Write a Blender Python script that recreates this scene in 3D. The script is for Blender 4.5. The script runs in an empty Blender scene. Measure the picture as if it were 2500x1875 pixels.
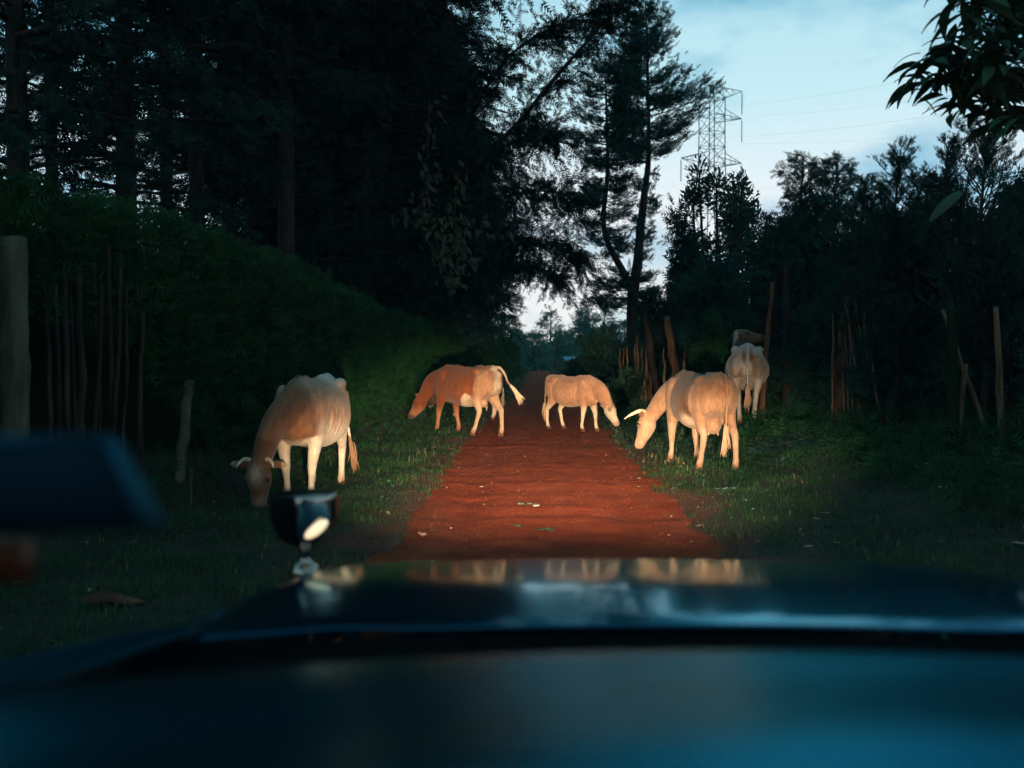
import bpy, math, random
import numpy as np
from mathutils import Vector, Matrix

# ------------------------------------------------------------------ camera, sky, light, exposure
SC = bpy.context.scene
COL = SC.collection
random.seed(7)
F_PX = 2430.0                                    # focal length in pixels of the 2500 px wide photograph
cam_d = bpy.data.cameras.new('camera')
cam = bpy.data.objects.new('camera', cam_d)
COL.objects.link(cam)
cam.location = (0, 0, 1.5)
cam.rotation_euler = (math.radians(90 - 1.9), 0, math.radians(0.87))
cam_d.sensor_width = 36.0
cam_d.lens = 36.0 * F_PX / 2500.0
cam_d.clip_start = 0.05
cam_d.clip_end = 2000
cam_d.dof.use_dof = True
cam_d.dof.focus_distance = 14.5
cam_d.dof.aperture_fstop = 2.2
cam_d.dof.aperture_blades = 0
SC.camera = cam

SUN_EL, SUN_AZ = math.radians(7), math.radians(8)     # the last light lies beyond the end of the road
world = bpy.data.worlds.new('World')
SC.world = world
world.use_nodes = True
wn, wl = world.node_tree.nodes, world.node_tree.links
wn.clear()
w_out = wn.new('ShaderNodeOutputWorld')
w_bg = wn.new('ShaderNodeBackground')
w_sky = wn.new('ShaderNodeTexSky')
w_sky.sky_type = 'NISHITA'
w_sky.sun_disc = False
w_sky.sun_elevation = SUN_EL
w_sky.sun_rotation = SUN_AZ
w_sky.altitude = 1800
w_sky.air_density = 1.0
w_sky.dust_density = 0.6
w_sky.ozone_density = 2.0
w_scale = wn.new('ShaderNodeVectorMath'); w_scale.operation = 'MULTIPLY'
w_scale.inputs[1].default_value = (0.055, 0.075, 0.085)
wl.new(w_sky.outputs[0], w_scale.inputs[0])
w_tc = wn.new('ShaderNodeTexCoord')
w_map = wn.new('ShaderNodeMapping')
w_map.inputs['Scale'].default_value = (1.0, 1.0, 2.6)
wl.new(w_tc.outputs['Generated'], w_map.inputs['Vector'])
w_noise = wn.new('ShaderNodeTexNoise')
w_noise.inputs['Scale'].default_value = 4.6
w_noise.inputs['Detail'].default_value = 6
w_noise.inputs['Roughness'].default_value = 0.52
wl.new(w_map.outputs[0], w_noise.inputs['Vector'])
w_sep = wn.new('ShaderNodeSeparateXYZ')
wl.new(w_tc.outputs['Generated'], w_sep.inputs[0])
# an even overcast deck: pale near the horizon, bluer overhead, the noise makes the thin and thick places
w_ramp = wn.new('ShaderNodeValToRGB')
cr = w_ramp.color_ramp
cr.elements[0].position = 0.0;  cr.elements[0].color = (1.02, 0.99, 1.06, 1)
cr.elements[1].position = 0.75; cr.elements[1].color = (0.11, 0.36, 0.50, 1)
e = cr.elements.new(0.13); e.color = (0.92, 0.95, 1.02, 1)
e = cr.elements.new(0.24); e.color = (0.58, 0.86, 0.96, 1)
e = cr.elements.new(0.36); e.color = (0.42, 0.74, 0.88, 1)
wl.new(w_sep.outputs['Z'], w_ramp.inputs[0])
w_cr = wn.new('ShaderNodeValToRGB')
w_cr.color_ramp.elements[0].position = 0.42; w_cr.color_ramp.elements[0].color = (0.46, 0.69, 0.80, 1)
w_cr.color_ramp.elements[1].position = 0.57; w_cr.color_ramp.elements[1].color = (1.16, 1.08, 1.03, 1)
wl.new(w_noise.outputs['Fac'], w_cr.inputs[0])
w_mul = wn.new('ShaderNodeMixRGB'); w_mul.blend_type = 'MULTIPLY'; w_mul.inputs[0].default_value = 1.0
wl.new(w_ramp.outputs[0], w_mul.inputs[1]); wl.new(w_cr.outputs[0], w_mul.inputs[2])
w_mix = wn.new('ShaderNodeMixRGB'); w_mix.inputs[0].default_value = 0.86
wl.new(w_scale.outputs[0], w_mix.inputs[1]); wl.new(w_mul.outputs[0], w_mix.inputs[2])
wl.new(w_mix.outputs[0], w_bg.inputs[0])
w_bg.inputs[1].default_value = 1.13
wl.new(w_bg.outputs[0], w_out.inputs[0])

sun_d = bpy.data.lights.new('sun', 'SUN')
sun_d.energy = 0.05
sun_d.angle = math.radians(25)
sun_d.color = (1.0, 0.93, 0.85)
sun = bpy.data.objects.new('sun', sun_d)
COL.objects.link(sun)
sun.rotation_euler = (math.radians(90) - SUN_EL, 0, math.radians(180) - SUN_AZ)

SC.view_settings.view_transform = 'Standard'
SC.view_settings.look = 'None'
SC.view_settings.exposure = 0.0
SC.view_settings.gamma = 1.0
SC.view_settings.use_curve_mapping = False
SC.render.engine = 'CYCLES'
SC.cycles.use_denoising = True
SC.cycles.max_bounces = 4
SC.cycles.diffuse_bounces = 2
SC.cycles.glossy_bounces = 2
SC.cycles.transmission_bounces = 4
SC.cycles.transparent_max_bounces = 8
SC.cycles.use_adaptive_sampling = True
SC.cycles.adaptive_threshold = 0.05
SC.cycles.use_light_tree = False
SC.cycles.adaptive_min_samples = 16
SC.cycles.volume_bounces = 0
SC.cycles.caustics_reflective = False
SC.cycles.caustics_refractive = False
SC.cycles.sample_clamp_indirect = 4.0

# ------------------------------------------------------------------ helpers
HORIZON, VPX = 857.0, 1287.0
def at(px, py, d):
    """world point seen at photograph pixel (px, py), d metres along the road"""
    return Vector(((px - VPX) / F_PX * d, d, 1.5 - (py - HORIZON) / F_PX * d))

def sm(a, b, x):
    t = np.clip((np.asarray(x, float) - a) / (b - a), 0, 1)
    return t * t * (3 - 2 * t)

def nz(p, f=1.0, seed=0, octv=3):
    """cheap smooth noise of points, about -1..1"""
    p = np.asarray(p, float)
    r = np.random.RandomState(seed + 11)
    o = np.zeros(p.shape[0]); amp = 1.0; tot = 0
    for _ in range(octv):
        a = np.zeros(p.shape[0])
        for _k in range(5):
            v = r.normal(size=p.shape[1]); v /= np.linalg.norm(v)
            a += np.sin(p @ v * f * r.uniform(.7, 1.5) * 2.2 + r.uniform(0, 6.28))
        o += amp * a / 2.6; tot += amp; amp *= .5; f *= 2.1
    return o / tot

def mesh_tri(name, V, F, smooth=False):
    V = np.ascontiguousarray(V, np.float32); F = np.ascontiguousarray(F, np.int32)
    me = bpy.data.meshes.new(name)
    me.vertices.add(len(V)); me.vertices.foreach_set('co', V.ravel())
    n = len(F)
    me.loops.add(n * 3); me.loops.foreach_set('vertex_index', F.ravel())
    me.polygons.add(n)
    me.polygons.foreach_set('loop_start', np.arange(0, n * 3, 3, dtype=np.int32))
    me.polygons.foreach_set('loop_total', np.full(n, 3, np.int32))
    if smooth:
        me.polygons.foreach_set('use_smooth', np.ones(n, bool))
    me.update(calc_edges=True)
    me.validate()
    return me

def link(name, me, mat=None, parent=None, loc=None):
    o = bpy.data.objects.new(name, me)
    COL.objects.link(o)
    if mat is not None and me is not None and not me.materials:
        me.materials.append(mat)
    if parent is not None:
        o.parent = parent
    if loc is not None:
        o.location = loc
    return o

def tag(o, label=None, cat=None, group=None, kind=None):
    if label: o['label'] = label
    if cat: o['category'] = cat
    if group: o['group'] = group
    if kind: o['kind'] = kind
    return o

def empty(name, loc, label=None, cat=None, group=None, rz=0.0):
    o = bpy.data.objects.new(name, None)
    o.empty_display_size = 0.2
    COL.objects.link(o); o.location = loc; o.rotation_euler = (0, 0, rz)
    return tag(o, label, cat, group)

def dup(root, loc, rz, sc, label, group=None):
    r = root.copy(); COL.objects.link(r)
    r.location = loc; r.rotation_euler = (0, 0, rz); r.scale = (sc, sc, sc)
    r['label'] = label
    if group: r['group'] = group
    for ch in list(root.children):
        c = ch.copy(); COL.objects.link(c); c.parent = r
        for g in list(ch.children):
            k = g.copy(); COL.objects.link(k); k.parent = c
    return r

class MB:
    """collects triangles of several shapes into one mesh"""
    def __init__(s): s.V = []; s.F = []; s.n = 0
    def add(s, V, F):
        V = np.asarray(V, float); F = np.asarray(F, int)
        s.V.append(V); s.F.append(F + s.n); s.n += len(V); return s
    def box(s, c, h, R=None):
        c = np.array(c, float); h = np.array(h, float)
        v = np.array([[x, y, z] for x in (-1, 1) for y in (-1, 1) for z in (-1, 1)], float) * h
        if R is not None: v = v @ np.array(R).T
        f = [(0,1,3),(0,3,2),(4,6,7),(4,7,5),(0,4,5),(0,5,1),(2,3,7),(2,7,6),(0,2,6),(0,6,4),(1,5,7),(1,7,3)]
        return s.add(v + c, f)
    def arr(s): return np.vstack(s.V), np.vstack(s.F)
    def build(s, name, mat, parent=None, smooth=False, loc=None):
        V, F = s.arr()
        return link(name, mesh_tri(name, V, F, smooth), mat, parent, loc)

def catmull(P, sub):
    P = np.asarray(P, float)
    if sub <= 1 or len(P) < 3: return P
    Q = np.vstack([2 * P[0] - P[1], P, 2 * P[-1] - P[-2]])
    out = []
    for i in range(1, len(Q) - 2):
        p0, p1, p2, p3 = Q[i - 1], Q[i], Q[i + 1], Q[i + 2]
        for k in range(sub):
            t = k / sub
            out.append(.5 * (2 * p1 + (p2 - p0) * t + (2 * p0 - 5 * p1 + 4 * p2 - p3) * t * t + (3 * p1 - p0 - 3 * p2 + p3) * t ** 3))
    out.append(P[-1])
    return np.array(out)

def unit(v):
    v = np.asarray(v, float)
    return v / (np.linalg.norm(v, axis=-1, keepdims=True) + 1e-12)

def tube(P, RS, RN=None, side=(0, 1, 0), n=10, sub=4, off=None):
    """closed tube through P; RS radius along 'side', RN radius across it"""
    P = np.asarray(P, float); RS = np.asarray(RS, float)
    RN = RS if RN is None else np.asarray(RN, float)
    A = catmull(np.column_stack([P, RS, RN]), sub)
    C, rs, rn = A[:, :3], np.maximum(A[:, 3], 1e-4), np.maximum(A[:, 4], 1e-4)
    T = unit(np.gradient(C, axis=0))
    side = np.asarray(side, float)
    S = unit(side - (T @ side)[:, None] * T)
    N = np.cross(T, S)
    a = np.arange(n) * 2 * math.pi / n
    V = C[:, None, :] + rs[:, None, None] * np.cos(a)[None, :, None] * S[:, None, :] + rn[:, None, None] * np.sin(a)[None, :, None] * N[:, None, :]
    m = len(C)
    V = np.vstack([V.reshape(-1, 3), C[0], C[-1]])
    F = []
    for i in range(m - 1):
        for j in range(n):
            a0, a1 = i * n + j, i * n + (j + 1) % n
            b0, b1 = a0 + n, a1 + n
            F += [(a0, a1, b1), (a0, b1, b0)]
    for j in range(n):
        F.append((m * n, (j + 1) % n, j))
        F.append((m * n + 1, (m - 1) * n + j, (m - 1) * n + (j + 1) % n))
    return V, np.array(F)

def ellipsoid(c, r, n=12, m=8, R=None):
    th = np.linspace(0, math.pi, m + 1)[1:-1]; ph = np.arange(n) * 2 * math.pi / n
    V = [[0, 0, 1]] + [[math.sin(t) * math.cos(p), math.sin(t) * math.sin(p), math.cos(t)] for t in th for p in ph] + [[0, 0, -1]]
    V = np.array(V) * np.array(r)
    if R is not None: V = V @ np.array(R).T
    V = V + np.array(c)
    F = []
    for j in range(n): F.append((0, 1 + j, 1 + (j + 1) % n))
    for i in range(m - 2):
        for j in range(n):
            a, b = 1 + i * n + j, 1 + i * n + (j + 1) % n
            F += [(a, a + n, b + n), (a, b + n, b)]
    l = len(V) - 1
    for j in range(n): F.append((l, 1 + (m - 2) * n + (j + 1) % n, 1 + (m - 2) * n + j))
    return V, np.array(F)

def scatter(TV, TF, P, X, S, rng, up=None):
    """copies of a template (x = its axis) at P along X with size S"""
    k = len(P)
    X = unit(X)
    r = rng.normal(size=(k, 3)) if up is None else np.broadcast_to(np.asarray(up, float), (k, 3)) + rng.normal(size=(k, 3)) * .25
    Y = unit(np.cross(r, X)); Z = np.cross(X, Y)
    V = (TV[None, :, 0, None] * X[:, None, :] + TV[None, :, 1, None] * Y[:, None, :] + TV[None, :, 2, None] * Z[:, None, :]) * np.asarray(S)[:, None, None] + P[:, None, :]
    F = TF[None] + (np.arange(k) * len(TV))[:, None, None]
    return V.reshape(-1, 3), F.reshape(-1, 3)

# ------------------------------------------------------------------ materials
MATS = {}
def mat(name, col, rough=.8, col2=None, scale=6.0, detail=5.0, bump=0.0, bscale=40.0, spec=.3, metal=0.0, rand=0.0,
        coat=0.0, trans=0.0, stretch=None, lo=.35, hi=.65, coat_rough=.04, tint=None):
    m = bpy.data.materials.new(name); m.use_nodes = True
    nt = m.node_tree; N, L = nt.nodes, nt.links
    b = N['Principled BSDF']
    b.inputs['Roughness'].default_value = rough
    b.inputs['Specular IOR Level'].default_value = spec
    b.inputs['Metallic'].default_value = metal
    b.inputs['Coat Weight'].default_value = coat
    b.inputs['Coat Roughness'].default_value = coat_rough
    b.inputs['Base Color'].default_value = (*col, 1)
    if tint: b.inputs['Specular Tint'].default_value = (*tint, 1)
    tc = N.new('ShaderNodeTexCoord'); vec = tc.outputs['Object']
    if stretch:
        mp = N.new('ShaderNodeMapping'); mp.inputs['Scale'].default_value = stretch
        L.new(vec, mp.inputs[0]); vec = mp.outputs[0]
    src = None
    if col2 is not None:
        no = N.new('ShaderNodeTexNoise'); no.inputs['Scale'].default_value = scale; no.inputs['Detail'].default_value = detail
        L.new(vec, no.inputs['Vector'])
        rp = N.new('ShaderNodeValToRGB')
        rp.color_ramp.elements[0].position = lo; rp.color_ramp.elements[0].color = (*col, 1)
        rp.color_ramp.elements[1].position = hi; rp.color_ramp.elements[1].color = (*col2, 1)
        L.new(no.outputs['Fac'], rp.inputs[0]); src = rp.outputs[0]
    if rand > 0:
        oi = N.new('ShaderNodeObjectInfo')
        mr = N.new('ShaderNodeMapRange'); mr.inputs['To Min'].default_value = 1 - rand; mr.inputs['To Max'].default_value = 1 + rand
        L.new(oi.outputs['Random'], mr.inputs['Value'])
        mx = N.new('ShaderNodeVectorMath'); mx.operation = 'SCALE'
        if src is not None: L.new(src, mx.inputs[0])
        else: mx.inputs[0].default_value = col
        L.new(mr.outputs[0], mx.inputs['Scale']); src = mx.outputs[0]
    if src is not None: L.new(src, b.inputs['Base Color'])
    if bump > 0:
        bn = N.new('ShaderNodeTexNoise'); bn.inputs['Scale'].default_value = bscale; bn.inputs['Detail'].default_value = 6
        L.new(vec, bn.inputs['Vector'])
        bp = N.new('ShaderNodeBump'); bp.inputs['Strength'].default_value = 1.0; bp.inputs['Distance'].default_value = bump
        L.new(bn.outputs['Fac'], bp.inputs['Height']); L.new(bp.outputs[0], b.inputs['Normal'])
    if trans > 0:
        tr = N.new('ShaderNodeBsdfTranslucent')
        if src is not None: L.new(src, tr.inputs[0])
        else: tr.inputs[0].default_value = (*col, 1)
        ms = N.new('ShaderNodeMixShader'); ms.inputs[0].default_value = trans
        L.new(b.outputs[0], ms.inputs[1]); L.new(tr.outputs[0], ms.inputs[2])
        L.new(ms.outputs[0], N['Material Output'].inputs['Surface'])
    MATS[name] = m
    return m

mat('soil', (.007, .010, .004), .95, (.020, .017, .008), 3, bump=.02, bscale=25)
mat('murram', (.190, .029, .0098), .95, (.300, .054, .0185), 3.2, 10, bump=.065, bscale=34, spec=.1, lo=.3, hi=.7)
mat('grass', (.007, .036, .012), .8, (.034, .080, .026), 1.2, 8, trans=.25, spec=.15)
mat('cypress_leaf', (.0032, .015, .0125), .85, (.0070, .026, .019), 2, rand=.25, trans=.15, spec=.12)
mat('hedge_leaf', (.006, .034, .012), .85, (.016, .064, .018), 2.5, trans=.2, spec=.12)
mat('shrub_leaf', (.0045, .026, .021), .85, (.010, .044, .032), 2, rand=.25, trans=.15, spec=.12)
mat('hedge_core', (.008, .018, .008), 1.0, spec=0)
mat('broad_leaf', (.010, .034, .018), .6, (.022, .058, .026), 3, rand=.2, trans=.15, spec=.25)
mat('vine_leaf', (.007, .022, .007), .6, (.040, .036, .010), 4, trans=.15)
mat('far_leaf', (.018, .080, .064), .9, (.036, .115, .085), 1.0, rand=.2, trans=.1, spec=.1)  # distance haze painted into the leaf colour, lighter and more teal
mat('bark', (.012, .009, .008), .95, (.034, .024, .018), 9, bump=.02, bscale=22, stretch=(1, 1, .18), spec=.1)
mat('bark_warm', (.034, .019, .012), .95, (.115, .058, .032), 9, bump=.02, bscale=22, stretch=(1, 1, .18), spec=.1)
mat('post_wood', (.050, .030, .018), .9, (.17, .105, .062), 14, bump=.012, bscale=30, stretch=(1, 1, .15), spec=.1)
mat('pale_post', (.028, .030, .020), .9, (.085, .084, .057), 7, bump=.01, bscale=26, stretch=(1, 1, .25), spec=.1)
mat('galvanised_steel', (.09, .20, .25), .7, metal=.1)  # steel lightened to teal, the haze fade is put into its colour
mat('hoof_horn', (.045, .020, .011), .6, (.09, .04, .02), 18)
mat('horn_mat', (.72, .55, .38), .5, (.42, .28, .16), 9)
mat('eye_mat', (.010, .006, .004), .1, spec=.6)
mat('stone_mat', (.28, .17, .12), .9, (.45, .32, .24), 14, bump=.005)
mat('dry_leaf', (.17, .065, .028), .8, (.27, .14, .07), 12, rand=.3)
mat('pale_leaf', (.55, .48, .36), .7, (.7, .62, .5), 12)
mat('green_leaf', (.05, .09, .045), .6, (.10, .14, .07), 12)
mat('litter_mat', (.55, .70, .85), .4, (.8, .8, .8), 9)
# car
mat('car_paint', (.010, .066, .112), .16, spec=.5, metal=.9, coat=.18, coat_rough=.05, tint=(.3, .8, 1.0))
mat('black_rubber', (.004, .004, .004), .95, spec=.05)
mat('dash_plastic', (.010, .112, .170), .15, (.012, .126, .192), 30, bump=.0006, bscale=400, spec=.4, metal=.9, tint=(.3, .8, 1.0))
mat('dark_plastic', (.0025, .015, .027), .45, spec=.4, metal=.9, tint=(.3, .8, 1.0))
mat('chrome', (.34, .30, .25), .16, metal=1.0)
mat('roof_lining', (.03, .03, .03), .95, spec=.05)
mat('amber_plastic', (.10, .022, .003), .4)
mat('tyre_rubber', (.012, .012, .012), .9, spec=.1)
mat('lamp_glass', (.8, .8, .78), .1, spec=.5)

# ------------------------------------------------------------------ ground and road
def road_l(y): return np.interp(y, [-50, 14, 18, 25, 34, 45, 60, 76, 130, 700], [-1.10, -1.10, -1.03, -.74, -.45, -.17, .06, .25, .8, 8])
def road_r(y): return np.interp(y, [-50, 20, 45, 76, 130, 700], [1.54, 1.54, 1.62, 1.80, 2.3, 10])
def hedge_x(y): return np.interp(y, [-50, 3.5, 8, 10, 12.3, 15, 18.7, 22, 25, 28, 36, 44, 56, 66, 90, 700], [-4.6, -4.6, -4.2, -3.65, -3.15, -3.0, -2.85, -2.45, -2.10, -1.80, -1.65, -1.30, -.85, -.60, -.2, 4])
def base_z(y):
    y = np.asarray(y, float)
    t = np.clip(y - 72, 0, 190)
    return -.034 * np.where(t < 12, t * t / 24, t - 6)
def ground_z(x, y):
    x = np.asarray(x, float); y = np.asarray(y, float)
    a = road_l(y) - x; b = x - road_r(y)
    p = np.column_stack([x.ravel(), y.ravel()])
    n1 = nz(p, .9, 3).reshape(x.shape); n2 = nz(p, 3.5, 4).reshape(x.shape)
    n3 = nz(p, 1.7, 5).reshape(x.shape)
    a = a + .10 * n2 + .12 * n3; b = b + .10 * n2 - .12 * n3
    hb = hedge_x(y) - x + .10 * n3
    z = .035 * sm(0, .35, a) + .40 * sm(-.75, .15, hb) * (1 - sm(30, 40, y)) + .30 * sm(1.5, 7, hb)
    z = z + .05 * sm(0, .45, b) + .22 * sm(.8, 2.6, b) + .40 * sm(2.8, 7, b)
    out = np.maximum(sm(.3, 1.5, a), sm(.3, 1.5, b))
    z = z + out * (.035 * n1 + .012 * n2)
    ins = np.minimum(-a, -b)
    z = z - .06 * sm(0.0, .18, ins)
    return z + base_z(y)
def gz(x, y): return float(ground_z(np.array([x]), np.array([y]))[0])

def grid_mesh(name, X, Y, Z, m, smooth=True):
    ny, nx = X.shape
    V = np.column_stack([X.ravel(), Y.ravel(), Z.ravel()])
    i = np.arange(ny - 1)[:, None] * nx + np.arange(nx - 1)[None]
    i = i.ravel()
    F = np.vstack([np.column_stack([i, i + 1, i + nx + 1]), np.column_stack([i, i + nx + 1, i + nx])])
    return link(name, mesh_tri(name, V, F, smooth), m)

xs = np.unique(np.concatenate([np.linspace(-400, -30, 20), np.linspace(-30, -6, 25), np.linspace(-6, 7, 80), np.linspace(7, 30, 24), np.linspace(30, 400, 20)]))
ys = np.unique(np.concatenate([np.linspace(-30, 0, 10), np.linspace(0, 36, 150), np.linspace(36, 100, 60), np.linspace(100, 640, 40)]))
X, Y = np.meshgrid(xs, ys)
ground = tag(grid_mesh('ground', X, Y, ground_z(X, Y), MATS['soil']), kind='structure')
dedge = np.maximum(road_l(Y) - X, X - road_r(Y)); pn = np.column_stack([X.ravel(), Y.ravel()])
redness = 1 - sm(.0, .5, dedge + .35 * nz(pn, 2.2, 61).reshape(X.shape))
ra = ground.data.attributes.new('red_soil', 'FLOAT', 'POINT'); ra.data.foreach_set('value', redness.astype(np.float32).ravel())
sn = MATS['soil'].node_tree; s_at = sn.nodes.new('ShaderNodeAttribute'); s_at.attribute_name = 'red_soil'
s_mx = sn.nodes.new('ShaderNodeMixRGB'); s_mx.inputs[2].default_value = (.095, .020, .008, 1)
s_pb = sn.nodes['Principled BSDF']; sn.links.new(s_pb.inputs['Base Color'].links[0].from_socket, s_mx.inputs[1])
sn.links.new(s_at.outputs['Fac'], s_mx.inputs[0]); sn.links.new(s_mx.outputs[0], s_pb.inputs['Base Color'])

ys = np.unique(np.concatenate([np.linspace(-6, 3, 40), np.linspace(3, 22, 420), np.linspace(22, 50, 160), np.linspace(50, 150, 60)]))
U = np.linspace(0, 1, 70)
Yr = np.repeat(ys[:, None], len(U), 1)
L, R = road_l(Yr) - .35, road_r(Yr) + .35
Xr = L + (R - L) * U[None]
p = np.column_stack([Xr.ravel(), Yr.ravel()])
edge = np.minimum(Xr - L, R - Xr)
edge = edge + (.15 * nz(p, 1.6, 21) + .10 * nz(p, 5.0, 27)).reshape(Xr.shape)
cen = 1 - (2 * U[None] - 1) ** 2
Zr = .03 * cen - .028 + base_z(Yr) - .10 * (1 - sm(.05, .40, edge))
rut = np.exp(-((Xr - (L + (R - L) * .27)) / .17) ** 2) + np.exp(-((Xr - (L + (R - L) * .73)) / .17) ** 2)
Zr = Zr - .026 * rut * (1 + .5 * nz(p, .8, 22).reshape(Xr.shape))
pw = np.column_stack([Xr.ravel() * .55 + .35 * nz(p, 1.1, 29).ravel(), Yr.ravel() * 2.3])
Zr = Zr + .0095 * nz(pw, 1.25, 23, 3).reshape(Xr.shape) + .0035 * nz(p, 9, 24, 3).reshape(Xr.shape)
Zr = Zr + .012 * np.exp(-((Yr - 15.4 + .25 * np.sin(Xr * 2.1)) / .28) ** 2)
road = tag(grid_mesh('road', Xr, Yr, Zr, MATS['murram']), kind='structure')

# ------------------------------------------------------------------ foliage templates
def t_cypress(k=6, rng=np.random.RandomState(1), wide=.34):
    V, F = [], []
    def tri(a, b, c):
        F.append((len(V), len(V) + 1, len(V) + 2)); V.extend([a, b, c])
    for i in range(k):
        t = .06 + .82 * i / k
        for s in (-1, 1):
            l = wide * (1.05 - .75 * t); zj = rng.uniform(-.10, .10)
            tip = (t + .26 * (1 - .4 * t), s * l, zj)
            tri((t - .045, 0, 0), (t + .095, 0, 0), tip)
    tri((.0, -.02, 0), (.0, .02, 0), (1.0, 0, rng.uniform(-.06, .06)))
    return np.array(V, float), np.array(F)
T_CY = t_cypress(4, wide=.38)
T_FE = t_cypress(8, np.random.RandomState(2), .26)
T_F5 = t_cypress(4, np.random.RandomState(4), .30)
T_SM = t_cypress(3, np.random.RandomState(3), .45)
T_LEAF = (np.array([[0, 0, 0], [.45, .21, .05], [.45, -.21, .05], [1, 0, -.08]], float), np.array([(0, 2, 1), (1, 2, 3)]))
def t_big():
    V, F = [], []
    for i in range(6):
        t = i / 5
        w = .135 * math.sin(math.pi * (t ** .8) * .96 + .06)
        x = t * (1 - .18 * t); z = -.42 * t * t
        V += [(x, w, z + .03), (x, 0, z), (x, -w, z + .03)]
    for i in range(5):
        a = i * 3
        F += [(a, a + 1, a + 4), (a, a + 4, a + 3), (a + 1, a + 2, a + 5), (a + 1, a + 5, a + 4)]
    return np.array(V, float), np.array(F)
T_BIG = t_big()

def limb_tube(mb, P, r0, r1, n=6, sub=2):
    P = np.asarray(P, float)
    d = unit(P[-1] - P[0])
    side = (1, 0, 0) if abs(d[0]) < .8 else (0, 1, 0)
    mb.add(*tube(P, np.linspace(r0, r1, len(P)), side=side, n=n, sub=sub))

def make_conifer(name, H, z0, rmax, nbr, seed, slope=.15, curl=-.25, sp=.42, dens=9.0, prof=None, trunk=None, tr=.18, tmpl=T_CY,
                 leaf='cypress_leaf', bark='bark', az=None, lab=None, cat='tree', loc=(0, 0, 0), extra=None, hang=.25, inner=.12, ragged=.35, per=5):
    rng = np.random.RandomState(seed)
    root = empty(name, loc, lab, cat)
    trunk = np.array([[0, 0, -.3], [.05, .02, H * .3], [-.04, .04, H * .65], [.03, 0, H]]) if trunk is None else np.asarray(trunk, float)
    tb = MB()
    tt = np.linspace(0, 1, len(trunk))
    tb.add(*tube(trunk, tr * (1.06 - tt) ** .9 + .008, side=(1, 0, 0), n=9, sub=5))
    prof = prof or (lambda u: (1 - u) ** .75 * (.55 + .9 * min(u * 3, 1) * .5) + .04)
    Ps, Xs, Ss = [], [], []
    for i in range(nbr):
        u = (i + rng.rand()) / nbr
        z = z0 + (H - z0) * u
        base = np.array([np.interp(z, trunk[:, 2], trunk[:, k]) for k in range(2)] + [z])
        a = rng.uniform(0, 6.283) if az is None else rng.vonmises(az[0], az[1])
        Lb = rmax * prof(u) * (1 + ragged * rng.uniform(-1, 1))
        if Lb < .1: Lb = .1
        d = np.array([math.cos(a), math.sin(a), 0])
        s0 = slope + rng.normal() * .13 + (.5 * u if slope > 0 else .15 * u)
        tpar = np.linspace(0, 1, 5)
        path = base + d * Lb * tpar[:, None] + np.outer(s0 * Lb * tpar + curl * Lb * tpar ** 2, (0, 0, 1))
        path[1:, :2] += rng.normal(size=(4, 2)) * .05 * Lb
        limb_tube(tb, path, max(.012, .020 * Lb), .005, n=4, sub=1)
        nb2 = max(2, int(dens * .42 * (Lb + .25)))
        t = rng.uniform(inner, 1.0, nb2) ** .8
        idx = t * 4
        i0 = np.minimum(idx.astype(int), 3); f = (idx - i0)[:, None]
        P = path[i0] * (1 - f) + path[i0 + 1] * f
        tan = unit(path[i0 + 1] - path[i0])
        sd = np.cross(tan, (0, 0, 1)) * rng.choice([-1, 1], nb2)[:, None]
        Xb = unit(tan * rng.uniform(.5, 1.1, nb2)[:, None] + sd * rng.uniform(0, 1.0, nb2)[:, None] + rng.normal(size=(nb2, 3)) * .22 - np.array([0, 0, hang]))
        lb = sp * rng.uniform(.9, 2.0, nb2) * (1.1 - .45 * t) * min(1.0, .35 + Lb * .45)
        q = per
        tt2 = np.linspace(.12, 1.0, q)[None, :, None]
        P2 = P[:, None, :] + Xb[:, None, :] * lb[:, None, None] * tt2 - np.array([0, 0, .18]) * (lb[:, None, None] * tt2 ** 2)
        P2 = P2.reshape(-1, 3) + rng.normal(size=(nb2 * q, 3)) * sp * .10
        X2 = np.repeat(Xb, q, 0) + rng.normal(size=(nb2 * q, 3)) * .42 - np.array([0, 0, hang * .5])
        Ps.append(P2); Xs.append(X2); Ss.append(sp * .62 * rng.uniform(.6, 1.15, nb2 * q) * np.tile(1.15 - .45 * tt2.ravel(), nb2))
    n = 10                                                     # the leader
    P = trunk[-1] - np.outer(rng.rand(n), (0, 0, min(1.2, H * .1))); Ps.append(P)
    Xs.append(rng.normal(size=(n, 3)) * .35 + np.array([0, 0, 1.0])); Ss.append(sp * rng.uniform(.5, .8, n))
    if extra is not None:
        for path, r0, m, spread, ssz in extra:
            path = np.asarray(path, float)
            pc = catmull(path, 6)
            limb_tube(tb, path, r0, .012, n=6, sub=6)
            nb2 = m // 4
            i0 = (rng.rand(nb2) ** .75 * (len(pc) - 2)).astype(int)
            tg = unit(pc[i0 + 1] - pc[i0])
            Xb = unit(tg * .55 + rng.normal(size=(nb2, 3)) * .6 - np.array([0, 0, .22]))
            lb = spread * rng.uniform(.8, 2.6, nb2); q = 9
            tt2 = np.linspace(.1, 1.0, q)[None, :, None]
            P2 = (pc[i0][:, None, :] + Xb[:, None, :] * lb[:, None, None] * tt2 - np.array([0, 0, .25]) * (lb[:, None, None] * tt2 ** 2)).reshape(-1, 3) + rng.normal(size=(nb2 * q, 3)) * .045
            Ps.append(P2); Xs.append(np.repeat(Xb, q, 0) + rng.normal(size=(nb2 * q, 3)) * .45 - np.array([0, 0, .15])); Ss.append(ssz * .62 * rng.uniform(.6, 1.15, nb2 * q))
            for j in range(nb2):
                limb_tube(tb, [pc[i0[j]], pc[i0[j]] + Xb[j] * lb[j] * .8 - np.array([0, 0, .16 * lb[j]])], .007, .003, 3, 1)
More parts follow.
